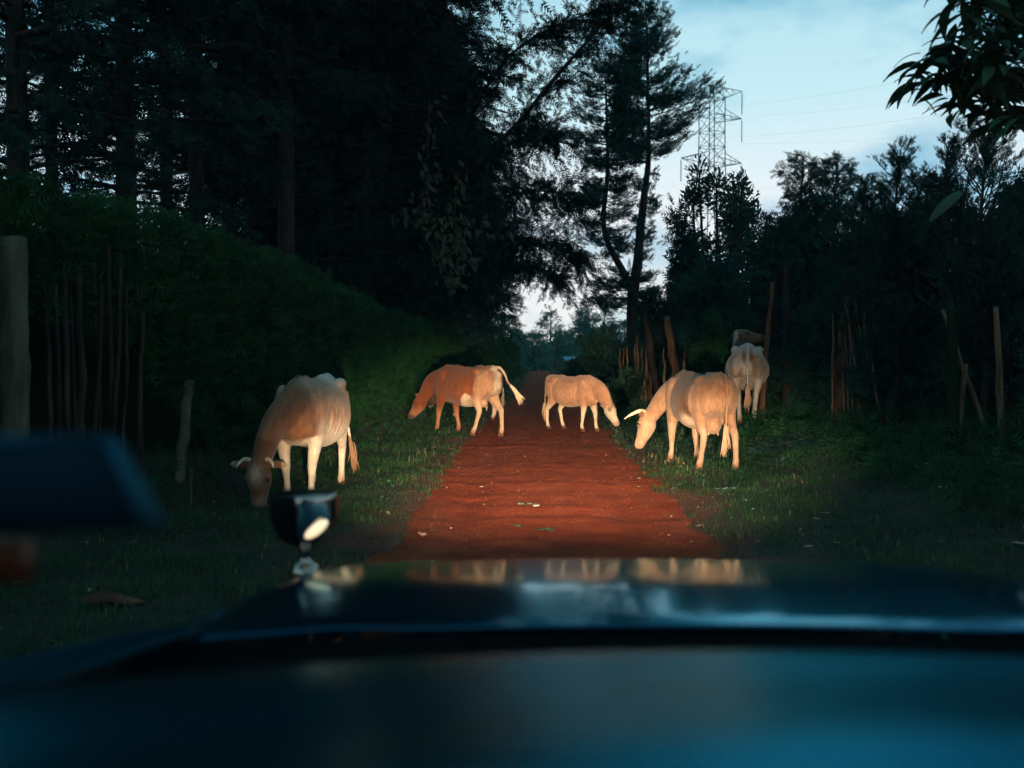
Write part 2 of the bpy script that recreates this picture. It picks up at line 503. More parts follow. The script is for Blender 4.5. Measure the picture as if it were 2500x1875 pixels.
    P, Xv, S = np.vstack(Ps), np.vstack(Xs), np.concatenate(Ss)
    V, F = scatter(*tmpl, P, Xv, S, rng)
    tb.build('trunk', MATS[bark], root, smooth=True)
    link('crown', mesh_tri('crown', V, F), MATS[leaf], root)
    return root

def make_bush(name, loc, rx, ry, h, z0, n, seed, lab, cat='shrub', tmpl=T_CY, sp=.35, leaf='shrub_leaf', nst=6, lean=None, lumps=7, fill=.45, up=.35, group=None, lumpr=.42, taper=.7):
    """shrub: stems to a set of lobes, leaves spread through the lobes' volume"""
    rng = np.random.RandomState(seed)
    root = empty(name, loc, lab, cat, group)
    tb = MB(); Ps, Xs = [], []
    w = []
    for i in range(lumps):
        a = rng.uniform(0, 6.283); r = math.sqrt(rng.rand()) * .75
        u = (i + .5 * rng.rand()) / lumps
        c = np.array([rx * r * math.cos(a) * (1.1 - taper * u), ry * r * math.sin(a) * (1.1 - taper * u), z0 + (h - z0) * (.10 + .78 * u)])
        rr = lumpr * np.array([rx, ry, (h - z0) * .55]) * rng.uniform(.7, 1.2) * (1.15 - .55 * u)
        m = int(n / lumps * (1.3 - .6 * u))
        dv = unit(rng.normal(size=(m, 3)))
        rad = rng.rand(m) ** fill
        P = c + dv * rad[:, None] * rr * (1 + .25 * nz(dv * 2.2 + i, 1.3, seed + i)[:, None])
        Ps.append(P); Xs.append(dv * .8 + rng.normal(size=(m, 3)) * .5 + np.array([0, 0, up]))
        g = np.array([c[0] * .25, c[1] * .25, -.15])
        limb_tube(tb, [g, g * .5 + c * .5 + rng.normal(size=3) * .08, c, c + np.array([0, 0, rr[2] * .6])], max(.02, .022 * h * .5), .006, n=5, sub=2)
    P, Xv = np.vstack(Ps), np.vstack(Xs)
    P[:, 2] = np.maximum(P[:, 2], .02)
    S = sp * rng.uniform(.5, 1.2, len(P))
    V, F = scatter(*tmpl, P, Xv, S, rng)
    tb.build('stem', MATS['bark'], root, smooth=True)
    link('foliage', mesh_tri('foliage', V, F), MATS[leaf], root)
    return root

def post(mb_or_none, P, r0, r1, seed, name, m, parent=None, n=8, rough=.10, wob=.18):
    rng = np.random.RandomState(seed)
    P = catmull(np.asarray(P, float), 4)
    P[1:-1] += rng.normal(size=(len(P) - 2, 3)) * r0 * wob
    r = np.linspace(r0, r1, len(P)) * (1 + rough * rng.normal(size=len(P)))
    V, F = tube(P, r, side=(1, 0, 0), n=n, sub=2)
    V = V + (nz(V, 14, seed)[:, None] * r0 * .10) * unit(V - V.mean(0)) * np.array([1, 1, 0])
    return link(name, mesh_tri(name, V, F, True), m, parent)

# ------------------------------------------------------------------ cattle
def coat_material():
    m = bpy.data.materials.new('cow_coat'); m.use_nodes = True
    N, L = m.node_tree.nodes, m.node_tree.links
    b = N['Principled BSDF']
    b.inputs['Roughness'].default_value = .75; b.inputs['Specular IOR Level'].default_value = .18
    b.inputs['Sheen Weight'].default_value = .12; b.inputs['Sheen Roughness'].default_value = .5
    at_ = N.new('ShaderNodeAttribute'); at_.attribute_name = 'coat'
    tc = N.new('ShaderNodeTexCoord')
    mp = N.new('ShaderNodeMapping'); mp.inputs['Scale'].default_value = (1, 1, .35)
    L.new(tc.outputs['Object'], mp.inputs[0])
    no = N.new('ShaderNodeTexNoise'); no.inputs['Scale'].default_value = 28; no.inputs['Detail'].default_value = 7; no.inputs['Roughness'].default_value = .65
    L.new(mp.outputs[0], no.inputs['Vector'])
    mr = N.new('ShaderNodeMapRange'); mr.inputs['From Min'].default_value = .3; mr.inputs['From Max'].default_value = .7
    mr.inputs['To Min'].default_value = .66; mr.inputs['To Max'].default_value = 1.20
    L.new(no.outputs['Fac'], mr.inputs['Value'])
    sc = N.new('ShaderNodeVectorMath'); sc.operation = 'SCALE'
    L.new(at_.outputs['Color'], sc.inputs[0]); L.new(mr.outputs[0], sc.inputs['Scale'])
    L.new(sc.outputs[0], b.inputs['Base Color'])
    bn = N.new('ShaderNodeTexNoise'); bn.inputs['Scale'].default_value = 70; bn.inputs['Detail'].default_value = 6
    L.new(mp.outputs[0], bn.inputs['Vector'])
    bp = N.new('ShaderNodeBump'); bp.inputs['Distance'].default_value = .009; bp.inputs['Strength'].default_value = .9
    L.new(bn.outputs['Fac'], bp.inputs['Height']); L.new(bp.outputs[0], b.inputs['Normal'])
    return m
COAT = coat_material()

def remeshed(V, F, vox, it):
    me = mesh_tri('tmp', V, F)
    o = bpy.data.objects.new('tmp', me); COL.objects.link(o)
    r = o.modifiers.new('r', 'REMESH'); r.mode = 'VOXEL'; r.voxel_size = vox; r.use_smooth_shade = True
    s = o.modifiers.new('s', 'SMOOTH'); s.factor = .5; s.iterations = it
    dg = bpy.context.evaluated_depsgraph_get()
    out = bpy.data.meshes.new_from_object(o.evaluated_get(dg))
    bpy.data.objects.remove(o); bpy.data.meshes.remove(me)
    return out

def torso(st, n=26, sub=5):
    """st rows: x, top, bottom, half-width, ridge"""
    A = catmull(np.array(st, float), sub)
    a = np.arange(n) * 2 * math.pi / n
    c, s = np.cos(a), np.sin(a)
    V = []
    for x, top, bot, hw, rg in A:
        zc = bot + (top - bot) * .44
        y = hw * np.sign(c) * np.abs(c) ** .85 * (1 - rg * np.maximum(s, 0) ** 2)
        z = np.where(s > 0, zc + (top - zc) * np.abs(s) ** .92, zc - (zc - bot) * np.abs(s) ** .95)
        V.append(np.column_stack([np.full(n, x), y, z]))
    m = len(A); V = np.vstack(V + [V[0].mean(0)[None], V[-1].mean(0)[None]])
    F = []
    for i in range(m - 1):
        for j in range(n):
            a0, a1 = i * n + j, i * n + (j + 1) % n
            F += [(a0, a1 + n, a1), (a0, a0 + n, a1 + n)]
    for j in range(n):
        F.append((m * n, j, (j + 1) % n)); F.append((m * n + 1, (m - 1) * n + (j + 1) % n, (m - 1) * n + j))
    return V, np.array(F)[:, ::-1]

def make_cow(name, label, loc, yaw, scale, coat, feet, poll, hdir, tail, neck_mid=None, horns=None, udder=0.0, belly=1.0, thin=1.0,
             ear_drop=.0, switch=(.36, .23, .14), ears=(0, 0), seed=1, vox=.012, bony=0.0, lean=.45):
    rng = np.random.RandomState(seed)
    root = empty(name, loc, label, 'cow', 'cattle on the dirt road', rz=yaw)
    root.scale = (scale,) * 3
    mb = MB()
    t = thin
    mb.add(*torso([
        (.66, .98, .72, .085 * t, .1), (.60, 1.06, .62, .165 * t, .25), (.46, 1.17, .55, .215 * t, .45), (.30, 1.205, .53, .255 * t, .55),
        (.10, 1.18, .525 - .015 * belly, .30 * t, .50), (-.12, 1.165, .505 - .035 * belly, .335 * t, .45), (-.32, 1.175, .53 - .02 * belly, .325 * t, .42),
        (-.50, 1.20, .60, .27 * t, .40), (-.64, 1.205, .67, .235 * t, .45), (-.76, 1.17, .72, .185 * t, .45), (-.83, 1.09, .80, .105 * t, .3)]))
    for s in (-1, 1):
        mb.add(*ellipsoid((-.47, s * (.150 + .035 * bony) * t, 1.085 + .018 * bony), (.11 - .02 * bony, .085 - .015 * bony, .075 - .010 * bony)))          # hip bones
        mb.add(*ellipsoid((-.765, s * .080 * t, 1.03), (.08, .06, .08)))          # pin bones
        mb.add(*ellipsoid((.36, s * .175 * t, .86), (.15, .075, .27)))               # shoulder
        mb.add(*ellipsoid((.50, s * .12 * t, .74), (.12, .085, .12)))                # point of shoulder
        mb.add(*ellipsoid((-.58, s * .165 * t, .88), (.20, .085, .22)))              # thigh
    for i, x in enumerate(np.linspace(.42, -.78, 15)):                               # spine
        mb.add(*ellipsoid((x, 0, 1.195 - .02 * math.sin(i) ** 2 - .035 * math.exp(-((x + .12) / .2) ** 2)), (.06, .030, .018 + .010 * bony), 8, 6))
    hoofs = []
    for k, (fx, fy, fz) in enumerate(feet):                                          # front left, front right, hind left, hind right
        s = 1 if k % 2 == 0 else -1
        if k < 2:
            P = np.array([(.37, .15, .86), (.385, .165, .66), (.41, .155, .52), (.425, .145, .385), (.425, .142, .34), (.42, .14, .24), (.415, .14, .145), (.425, .14, .105), (.445, .14, .045)])
            rs = np.array([.065, .075, .062, .048, .045, .032, .033, .040, .036]); rn = np.array([.115, .115, .078, .050, .048, .036, .036, .043, .042])
            w = np.array([0, .08, .25, .52, .58, .75, .90, .96, 1.0])
        else:
            P = np.array([(-.55, .15, 1.02), (-.52, .165, .84), (-.515, .17, .70), (-.585, .165, .56), (-.672, .155, .455), (-.685, .15, .40), (-.675, .148, .28), (-.662, .148, .15), (-.645, .148, .105), (-.622, .148, .045)])
            rs = np.array([.10, .115, .092, .062, .044, .042, .034, .034, .041, .037]); rn = np.array([.18, .19, .145, .088, .060, .050, .040, .037, .045, .043])
            w = np.array([0, .03, .12, .32, .55, .60, .76, .90, .95, 1.0])
        P = P * np.array([1, s, 1]); P[:, 1] *= np.where(w < .3, t, 1)
        P[:, 0] += w * fx; P[:, 1] += w * fy; P[:, 2] += (w ** 1.3) * fz
        mb.add(*tube(P, rs, rn, n=12, sub=4))
        hoofs.append((P[-1], P[-1] - P[-2]))
    # neck and head
    poll = np.array(poll, float); hd = unit(np.array(hdir, float))
    sidev = unit(np.cross((0, 0, 1), hd)) if abs(hd[2]) < .97 else np.array([0, 1.0, 0])
    if sidev[1] < 0 and abs(hd[1]) < .8: sidev = -sidev
    upv = np.cross(hd, sidev)
    if upv[2] < 0 and abs(hd[2]) < .8: upv = -upv
    if hd[2] <= -.8 and upv[0] < 0: upv = -upv
    b0 = np.array([.36, 0, .96]); b1 = np.array([.56, 0, .92])
    nm = np.array(neck_mid, float) if neck_mid is not None else (b1 * .45 + (poll - hd * .02) * .55 + np.array([0, 0, .03]))
    end = poll + hd * .07 - upv * .03
    mb.add(*tube([b0, b1, nm, end], [.165 * t, .145 * t, .105, .085], [.25, .235, .185, .125], n=16, sub=6))
    mb.add(*tube([(.50, 0, .66), (.64, 0, .70), b1 * .35 + nm * .65 - np.array([.03, 0, .15])], [.045, .03, .02], [.09, .085, .05], n=10, sub=4))   # dewlap
    st = np.array([1.08, 1.04, 1.04, 1]) * np.array([(-.03, .055, .060, 0), (.02, .088, .092, -.005), (.10, .104, .118, -.018), (.17, .106, .126, -.026), (.25, .082, .108, -.026), (.34, .064, .082, -.016), (.41, .066, .072, -.008), (.45, .064, .062, -.004), (.482, .043, .040, -.004)])
    C = poll + st[:, :1] * hd + st[:, 3:4] * upv
    mb.add(*tube(C, st[:, 1], st[:, 2], side=sidev, n=16, sub=4))
    for s in (-1, 1):
        mb.add(*ellipsoid(poll + hd * .155 + sidev * s * .090 + upv * .045, (.035, .035, .028), 8, 6))     # brow
        ed = unit(sidev * s * 1.0 + upv * (-.10 - ear_drop) - hd * (.22 - .5 * ear_drop) + np.array([0, 0, ears[0 if s > 0 else 1]]))
        e0 = poll + hd * .035 + sidev * s * .075 + upv * .01
        en = unit(np.cross(ed, hd))
        mb.add(*tube([e0, e0 + ed * .05, e0 + ed * .11, e0 + ed * .165, e0 + ed * .195], [.022, .038, .046, .032, .010], [.020, .017, .015, .013, .008], side=unit(np.cross(en, ed)), n=10, sub=3))
    mb.add(*tube(tail, np.linspace(.034, .014, len(tail)), side=(0, 1, .01), n=8, sub=5))
    if udder > 0:
        mb.add(*ellipsoid((-.44, 0, .56), (.17 * udder, .125 * udder, .125 * udder)))
        for sx in (-.50, -.38):
            for s in (-1, 1): mb.add(*tube([(sx, s * .06, .52), (sx, s * .065, .46), (sx, s * .068, .41)], [.024, .017, .013], n=6, sub=2))
    me = remeshed(*mb.arr(), vox, 9)
    me.name = 'body'
    nv = len(me.vertices)
    co = np.empty(nv * 3, np.float32); me.vertices.foreach_get('co', co); co = co.reshape(-1, 3).astype(float)
    nr = np.empty(nv * 3, np.float32); me.vertices.foreach_get('normal', nr) if hasattr(me.vertices[0], 'normal') else None
    nr = nr.reshape(-1, 3).astype(float)
    # ribs, muscle and loose skin
    inb = sm(-.45, -.3, co[:, 0]) * (1 - sm(.18, .32, co[:, 0])) * sm(.55, .68, co[:, 2]) * (1 - sm(1.02, 1.12, co[:, 2]))
    rib = np.sin((co[:, 0] + .18 * (co[:, 2] - .8)) * 2 * math.pi / .085)
    dsp = (.0042 * lean) * inb * rib - .020 * lean * np.exp(-((co[:, 0] + .42) / .07) ** 2 - ((co[:, 2] - .99) / .09) ** 2) * (np.abs(co[:, 1]) > .1)
    dsp += .005 * nz(co, 4.5, seed, 2) * sm(.45, .6, co[:, 2])
    fold = np.exp(-((np.abs(co[:, 0] - .24 - .12 * (co[:, 2] - .8))) / .025) ** 2) * sm(.55, .65, co[:, 2]) * (1 - sm(1.0, 1.1, co[:, 2]))
    dsp -= .013 * fold
    co = co + nr * dsp[:, None]
    me.vertices.foreach_set('co', co.astype(np.float32).ravel())
    me.polygons.foreach_set('use_smooth', np.ones(len(me.polygons), bool))
    hq = (co - poll) @ hd; hdist = np.linalg.norm(co - poll - np.clip(hq, -.02, .5)[:, None] * hd, axis=1)
    info = dict(headt=np.where(hdist < .21, hq, -1.0), hdist=hdist, up=(co - poll) @ upv, side=(co - poll) @ sidev, poll=poll)
    rgb = np.clip(coat(co, nr, info) * .76 * (1 + .10 * nz(co, 7, seed + 3) + .09 * nz(co, 19, seed + 4))[:, None], .004, .95)
    ca = me.color_attributes.new('coat', 'FLOAT_COLOR', 'POINT')
    ca.data.foreach_set('color', np.column_stack([rgb, np.ones(nv)]).astype(np.float32).ravel())
    me.update()
    link('body', me, COAT, root)
    # hooves: two toes each
    for (h, d) in hoofs:
        hb = MB()
        f = unit(np.array([d[0], d[1], 0]) + np.array([.03, 0, 0]))
        l = np.array([-f[1], f[0], 0])
        for s in (-1, 1):
            c = np.array([h[0], h[1], 0]) + l * s * .023
            zz = h[2] - .045
            P = [c + np.array([0, 0, zz + .062]), c + f * .010 + np.array([0, 0, zz + .035]), c + f * .018 + np.array([0, 0, zz + .004])]
            hb.add(*tube(P, [.023, .026, .028], [.034, .045, .056], side=l, n=8, sub=2))
        hb.build('hoof', MATS['hoof_horn'], root, True)
    for s in (-1, 1):
        e = MB(); e.add(*ellipsoid(poll + hd * .165 + sidev * s * .097 + upv * .040, (.022, .022, .022), 10, 8))
        e.build('eye', MATS['eye_mat'], root, True)
        nb = MB(); nb.add(*ellipsoid(poll + hd * .462 + sidev * s * .034 + upv * .026, (.015, .013, .012), 8, 6))
        nb.build('nostril', MATS['eye_mat'], root, True)
    if horns:
        Lh, ro, fw, upc = horns
        for s in (-1, 1):
            h0 = poll + sidev * s * .055 + upv * .035 - hd * .005
            P = [h0, h0 + sidev * s * Lh * .40 + upv * Lh * .06 - hd * .01, h0 + sidev * s * Lh * .75 + upv * Lh * (.12 + upc * .5) + hd * Lh * fw * .4, h0 + sidev * s * Lh * .88 + upv * Lh * (.20 + upc) + hd * Lh * fw]
            hm = MB(); hm.add(*tube(P, [ro, ro * .88, ro * .58, .004], n=10, sub=4, side=hd))
            hm.build('horn', MATS['horn_mat'], root, True)
    # tail switch: strands
    tl = np.array(tail, float); dt = unit(tl[-1] - tl[-2]); sw = MB()
    for i in range(46):
        a = tl[-1] - dt * rng.uniform(0, .10) + rng.normal(size=3) * .010
        Ls = rng.uniform(.16, .34)
        dd = unit(dt + rng.normal(size=3) * .10 + np.array([0, 0, -.12]))
        d2 = unit(dd + rng.normal(size=3) * .12 + np.array([0, 0, -.25]))
        sw.add(*tube([a, a + dd * Ls * .5, a + dd * Ls * .5 + d2 * Ls * .5], [.008, .010, .002], side=(.3, .9, .1), n=4, sub=2))
    smat = bpy.data.materials.new('switch_hair'); smat.use_nodes = True
    smat.node_tree.nodes['Principled BSDF'].inputs['Base Color'].default_value = (*switch, 1)
    smat.node_tree.nodes['Principled BSDF'].inputs['Roughness'].default_value = .7
    sw.build('tail_switch', smat, root, True)
    return root

def mixc(a, b, f):
    return np.asarray(a) * (1 - f[:, None]) + np.asarray(b) * f[:, None]

def muzzle(c, i, col=(.30, .16, .11), dark=(.12, .055, .03), eye=True):
    c = mixc(c, col, sm(.40, .455, i['headt']) * .8)
    ring = np.exp(-(((i['headt'] - .165) / .05) ** 2 + ((np.abs(i['side']) - .095) / .035) ** 2 + ((i['up'] - .035) / .05) ** 2))
    return mixc(c, dark, np.clip(ring * .75, 0, 1))

def ears_dark(c, p, i, col):
    f = sm(.125, .17, np.abs(i['side'])) * (i['hdist'] < .34) * (np.abs((i['headt'])) < 9) * (1 - sm(.05, .16, np.abs((p - i['poll']) @ np.array([0, 0, 1.0]))))
    return mixc(c, col, f * .8)

def lower_legs(c, p, col, z0=.22, z1=.05, k=.8):
    return mixc(c, col, (1 - sm(z1, z0, p[:, 2])) * k)

CREAM, TAN, WHITE = np.array((.45, .265, .158)), np.array((.38, .19, .10)), np.array((.62, .49, .36))
def coat_right(p, n, i):
    w = nz(p, 2.2, 5); w2 = nz(p, 6, 6)
    c = mixc(CREAM, (.37, .195, .108), np.clip(.4 + .5 * w, 0, 1))
    barrel = sm(-.42, -.38, p[:, 0] + .05 * w2) * (1 - sm(.21, .24, p[:, 0] - .12 * (p[:, 2] - .8) + .02 * w2)) * sm(.54, .58, p[:, 2] - .25 * np.maximum(0, -p[:, 0]) + .03 * w2)
    c = mixc(c, (.080, .022, .008), np.clip(barrel * (1.0 + .2 * w), 0, 1))
    band = np.exp(-((p[:, 0] + .44 + .1 * w) / .06) ** 2) * sm(.75, .95, p[:, 2])
    c = mixc(c, CREAM, band * .45)
    c = mixc(c, (.20, .115, .065), sm(1.00, 1.16, p[:, 2]) * .8)
    hip = sm(-.42, -.50, p[:, 0]) * sm(.80, 1.0, p[:, 2]) * (1 - sm(1.05, 1.15, p[:, 2]))
    c = mixc(c, (.28, .125, .060), hip * .7)
    patch = np.exp(-((p[:, 0] + .30) / .10) ** 2 - ((p[:, 2] - .60) / .07) ** 2)
    c = mixc(c, WHITE, np.clip(patch * 1.3, 0, 1))
    c = mixc(c, WHITE, (1 - sm(.48, .55, p[:, 2])) * .35)
    nk = sm(.50, .62, p[:, 0]) * sm(0, .06, n[:, 2] - .35)
    c = mixc(c, (.42, .22, .11), nk * .55)
    c = ears_dark(c, p, i, (.20, .07, .03))
    c = mixc(c, (.35, .16, .08), np.clip(np.exp(-((i['up'] - .10) / .04) ** 2) * sm(.12, .2, i['headt']) * (1 - sm(.36, .42, i['headt'])), 0, 1) * .6)
    c = lower_legs(c, p, (.22, .09, .045), .14, .03)
    return muzzle(c, i, (.52, .30, .22)) * np.array([.78, .73, .70])
def coat_calf(p, n, i):
    w = nz(p, 2.5, 15)
    c = mixc((.40, .185, .100), (.50, .265, .155), np.clip(.5 + .6 * w, 0, 1))
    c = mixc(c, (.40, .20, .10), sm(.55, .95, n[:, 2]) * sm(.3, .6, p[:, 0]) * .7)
    c = mixc(c, (.48, .28, .16), sm(1.10, 1.2, p[:, 2]) * .5)
    c = mixc(c, (.74, .60, .44), (1 - sm(.46, .60, p[:, 2])) * .7)
    c = mixc(c, (.42, .22, .12), np.exp(-((p[:, 0] - .23 - .1 * (p[:, 2] - .8)) / .03) ** 2) * sm(.6, .8, p[:, 2]) * .45)
    c = ears_dark(c, p, i, (.40, .18, .09))
    c = lower_legs(c, p, (.36, .17, .09), .15, .03)
    return muzzle(c, i, (.36, .22, .16))
def coat_brown(p, n, i):
    w = nz(p, 2.0, 25); w2 = nz(p, 5, 26)
    c = mixc((.155, .034, .010), (.25, .066, .020), np.clip(.5 + .6 * w, 0, 1))
    rear = sm(-.46, -.53, p[:, 0] + .07 * w2 - .06 * (p[:, 2] - .9)) * (1 - sm(1.08, 1.16, p[:, 2] + .02 * w2) * .7)
    c = mixc(c, (.42, .215, .120), np.clip(rear * .95, 0, 1))
    bel = sm(-.12, -.24, p[:, 0] + .06 * w2 - .75 * (.62 - p[:, 2])) * (1 - sm(.63, .67, p[:, 2] + 1.1 * np.abs(p[:, 0] + .36) - .10 + .04 * w2)) * (p[:, 0] > -.5)
    c = mixc(c, WHITE, np.clip(bel * 1.2, 0, 1))
    under = 1 - sm(.47, .53, p[:, 2] + .03 * w2 + .25 * np.maximum(p[:, 0], 0))
    c = mixc(c, WHITE, under * (p[:, 0] < .2) * .8)
    hl = (1 - sm(.55, .75, p[:, 2])) * (p[:, 0] < -.3)
    c = mixc(c, (.50, .31, .19), hl * .8)
    inner = sm(.05, .0, np.abs(p[:, 1]) - .06) * (p[:, 0] < -.72)
    c = mixc(c, WHITE, inner * .7)
    dk = np.exp(-((p[:, 0] + .79) / .04) ** 2 - ((p[:, 2] - 1.0) / .09) ** 2 - ((np.abs(p[:, 1]) - .09) / .05) ** 2)
    c = mixc(c, (.14, .05, .02), np.clip(dk * 1.3, 0, 1))
    fl = (1 - sm(.30, .5, p[:, 2])) * (p[:, 0] > 0)
    c = mixc(c, (.48, .22, .11), fl * .55)
    tl = (p[:, 0] < -.92) * 1.0 * (1 - sm(.75, .90, p[:, 2]))
    c = mixc(c, (.72, .56, .40), tl)
    c = lower_legs(c, p, (.30, .10, .045), .15, .04)
    c = mixc(c, (.07, .03, .02), sm(.36, .46, i['headt']) * .8)
    return muzzle(c, i, (.05, .025, .018), (.12, .04, .02))
def coat_left(p, n, i):
    w = nz(p, 2.2, 35); w2 = nz(p, 7, 36)
    c = mixc((.36, .175, .085), (.48, .285, .17), np.clip(.5 + .7 * w, 0, 1))
    c = mixc(c, (.66, .54, .42), sm(-.05, -.35, p[:, 0]) * sm(1.0, 1.15, p[:, 2]) * .8)
    c = mixc(c, (.70, .60, .46), (1 - sm(.60, .82, p[:, 2] + .08 * w)) * (p[:, 0] < .55) * .9)
    spot = np.clip(nz(p, 4.0, 39) - .35, 0, 1) * 2
    c = mixc(c, (.32, .13, .055), np.clip(spot, 0, .7) * sm(.65, .8, p[:, 2]) * (p[:, 0] < .3))
    c = mixc(c, (.13, .042, .018), np.exp(-(p[:, 1] / .05) ** 2) * sm(.05, .3, p[:, 0]) * sm(.3, .7, n[:, 2]) * .9)
    nk = sm(.42, .62, p[:, 0] + .3 * (.9 - p[:, 2]) * (p[:, 2] > .55))
    front = nk * sm(.63, .67, p[:, 2] + .35 * (p[:, 0] - .5) + .04 * w2)
    c = mixc(c, (.23, .095, .042), np.clip(front, 0, 1) * .95)
    hh = (i['headt'] > -.3) * 1.0
    c = mixc(c, (.13, .052, .022), hh * .9 * (p[:, 0] > .62))
    c = mixc(c, (.55, .36, .24), np.exp(-((i['headt'] - .12) / .08) ** 2 - ((i['up'] - .10) / .05) ** 2 - (i['side'] / .06) ** 2) * .9)
    c = lower_legs(c, p, (.30, .15, .08), .20, .06, .7)
    return muzzle(c, i, (.16, .08, .045))
def coat_white(p, n, i):
    w = nz(p, 2.6, 45); w2 = nz(p, 8, 46)
    c = mixc((.42, .35, .28), (.52, .45, .37), np.clip(.5 + .6 * w, 0, 1))
    st = sm(-.45, -.62, p[:, 0]) * sm(.34, .50, p[:, 2]) * (1 - sm(1.00, 1.10, p[:, 2] + .05 * w2))
    c = mixc(c, (.30, .18, .10), np.clip(st * (.55 + .75 * np.maximum(w2, -.4)) * sm(.04, .11, np.abs(p[:, 1]) + .02 * w2), 0, .9))
    c = mixc(c, (.13, .06, .035), np.clip(np.exp(-((p[:, 2] - 1.00) / .10) ** 2 - ((np.abs(p[:, 1]) - .055) / .035) ** 2) * (p[:, 0] < -.72) * 1.2, 0, .9))
    c = mixc(c, (.26, .13, .07), (p[:, 2] < .52) * sm(.10, .05, np.abs(p[:, 1])) * .5 * (p[:, 0] < -.5))
    c = mixc(c, (.20, .085, .035), (i['headt'] > .0) * .95 * (i['hdist'] < .2))
    c = mixc(c, (.035, .018, .012), sm(.11, .15, np.abs(i['side'])) * (i['hdist'] < .3) * .9)
    c = lower_legs(c, p, (.34, .18, .10), .16, .04)
    return muzzle(c, i, (.06, .035, .025))
def coat_hidden(p, n, i):
    w = nz(p, 2.6, 55)
    c = mixc((.050, .024, .014), (.10, .045, .022), np.clip(.5 + .6 * w, 0, 1))
    c = mixc(c, (.66, .50, .36), (1 - sm(.70, .85, p[:, 2] + .04 * w)) * (p[:, 0] < -.35))
    c = mixc(c, (.70, .56, .42), (1 - sm(.26, .31, p[:, 2] + .02 * w)) * (p[:, 0] > 0))
    c = lower_legs(c, p, (.34, .16, .08), .13, .03)
    return c

def yawdir(dx, dy): return math.atan2(dy, dx)
def onground(x, y, sink=.005): return (x, y, gz(x, y) - sink)
def tail_down(s=0.0, l=.62, out=.05):
    return [(-.77, 0, 1.155), (-.84, .0, 1.14), (-.885 - out * .3, s * .25, 1.02), (-.885 - out, s * .6, .84), (-.875 - out, s, 1.10 - l)]

# cream cow, right: seen from behind its left flank, grazing
make_cow('grazing_cow', 'cream and brown horned cow grazing on the right verge, largest and brightest of the herd',
         (2.16, 12.70, gz(2.16, 12.70) - .01), math.radians(90 + 14), 1.0, coat_right,
         [(.03, .02, 0), (-.06, -.03, 0), (.16, .02, .0), (-.10, -.04, 0)],
         (.93, .29, .62), (.26, .20, -.94), tail_down(.02, .60, .02), neck_mid=(.78, .12, .82),
         horns=(.27, .030, .55, .30), udder=1.0, seed=3, bony=.4)
# young pale heifer crossing the road, facing right
make_cow('young_cow', 'pale tan young cow standing on the road with head lowered, facing right',
         (.90, 18.75, .0), yawdir(.68, -.73), .875, coat_calf,
         [(.08, 0, 0), (-.10, .02, 0), (.12, .02, 0), (-.04, 0, 0)],
         (.98, -.02, .63), (.46, .06, -.88), tail_down(-.05, .62, 0), neck_mid=(.80, -.02, .84), belly=.2, thin=.86, seed=4, ears=(-.25, -.25))
# red-brown cow at the left edge of the road
make_cow('grazing_cow', 'red-brown cow with white belly and pale hindquarters grazing at left edge of the road',
         (-1.14, 17.95, gz(-1.2, 17.95) - .0), math.radians(90 + 47), 1.03, coat_brown,
         [(.10, .03, 0), (-.12, -.02, .0), (.22, .03, 0), (-.14, 0, -.01)],
         (1.02, .06, .64), (.55, .14, -.80), [(-.76, 0, 1.16), (-.86, -.02, 1.165), (-.93, -.07, 1.06), (-.96, -.12, .92), (-1.02, -.20, .80)],
         neck_mid=(.84, .02, .84), udder=.75, seed=5, bony=1.0, lean=.8, switch=(.48, .36, .24), ears=(.25, .1))
# the cow that stands behind the red-brown one
make_cow('grazing_cow', 'dark cow with white lower legs, mostly hidden behind the red-brown cow',
         (-1.22, 21.7, gz(-1.2, 21.7) - .01), math.radians(90 + 63), .90, coat_hidden,
         [(-.05, 0, 0), (.05, 0, 0), (-.04, 0, 0), (.10, 0, 0)],
         (1.06, .02, .60), (.45, .1, -.88), tail_down(.0, .55, .0), seed=6, vox=.014)
# tan cow at the left, coming towards the car
make_cow('grazing_cow', 'tan and cream horned cow grazing in shade at left, facing the car',
         (-2.24, 10.25, gz(-2.24, 10.1) - .05), math.radians(-90 - 3), 1.04, coat_left,
         [(.02, -.02, 0), (-.05, .01, 0), (.0, 0, 0), (.05, 0, 0)],
         (.90, -.24, .45), (.10, .04, -.98), tail_down(.20, .68, .03), neck_mid=(.77, -.14, .74),
         horns=(.13, .022, .5, .3), seed=7, bony=.9, lean=.7, switch=(.20, .105, .05), ears=(-.2, -.2))
# white cow on the bank, seen from behind
make_cow('standing_cow', 'dirty white cow on the right bank seen from behind, brown head raised and turned',
         (3.86, 17.55, gz(3.86, 17.3) + .0), yawdir(.20, .98), 1.12, coat_white,
         [(0, -.02, 0), (-.02, .02, 0), (-.02, -.035, 0), (.06, .04, 0)],
         (.74, .17, 1.36), (.40, -.88, -.12), tail_down(.0, .62, .0), neck_mid=(.72, .12, 1.16), bony=.7, seed=8, switch=(.34, .20, .12))

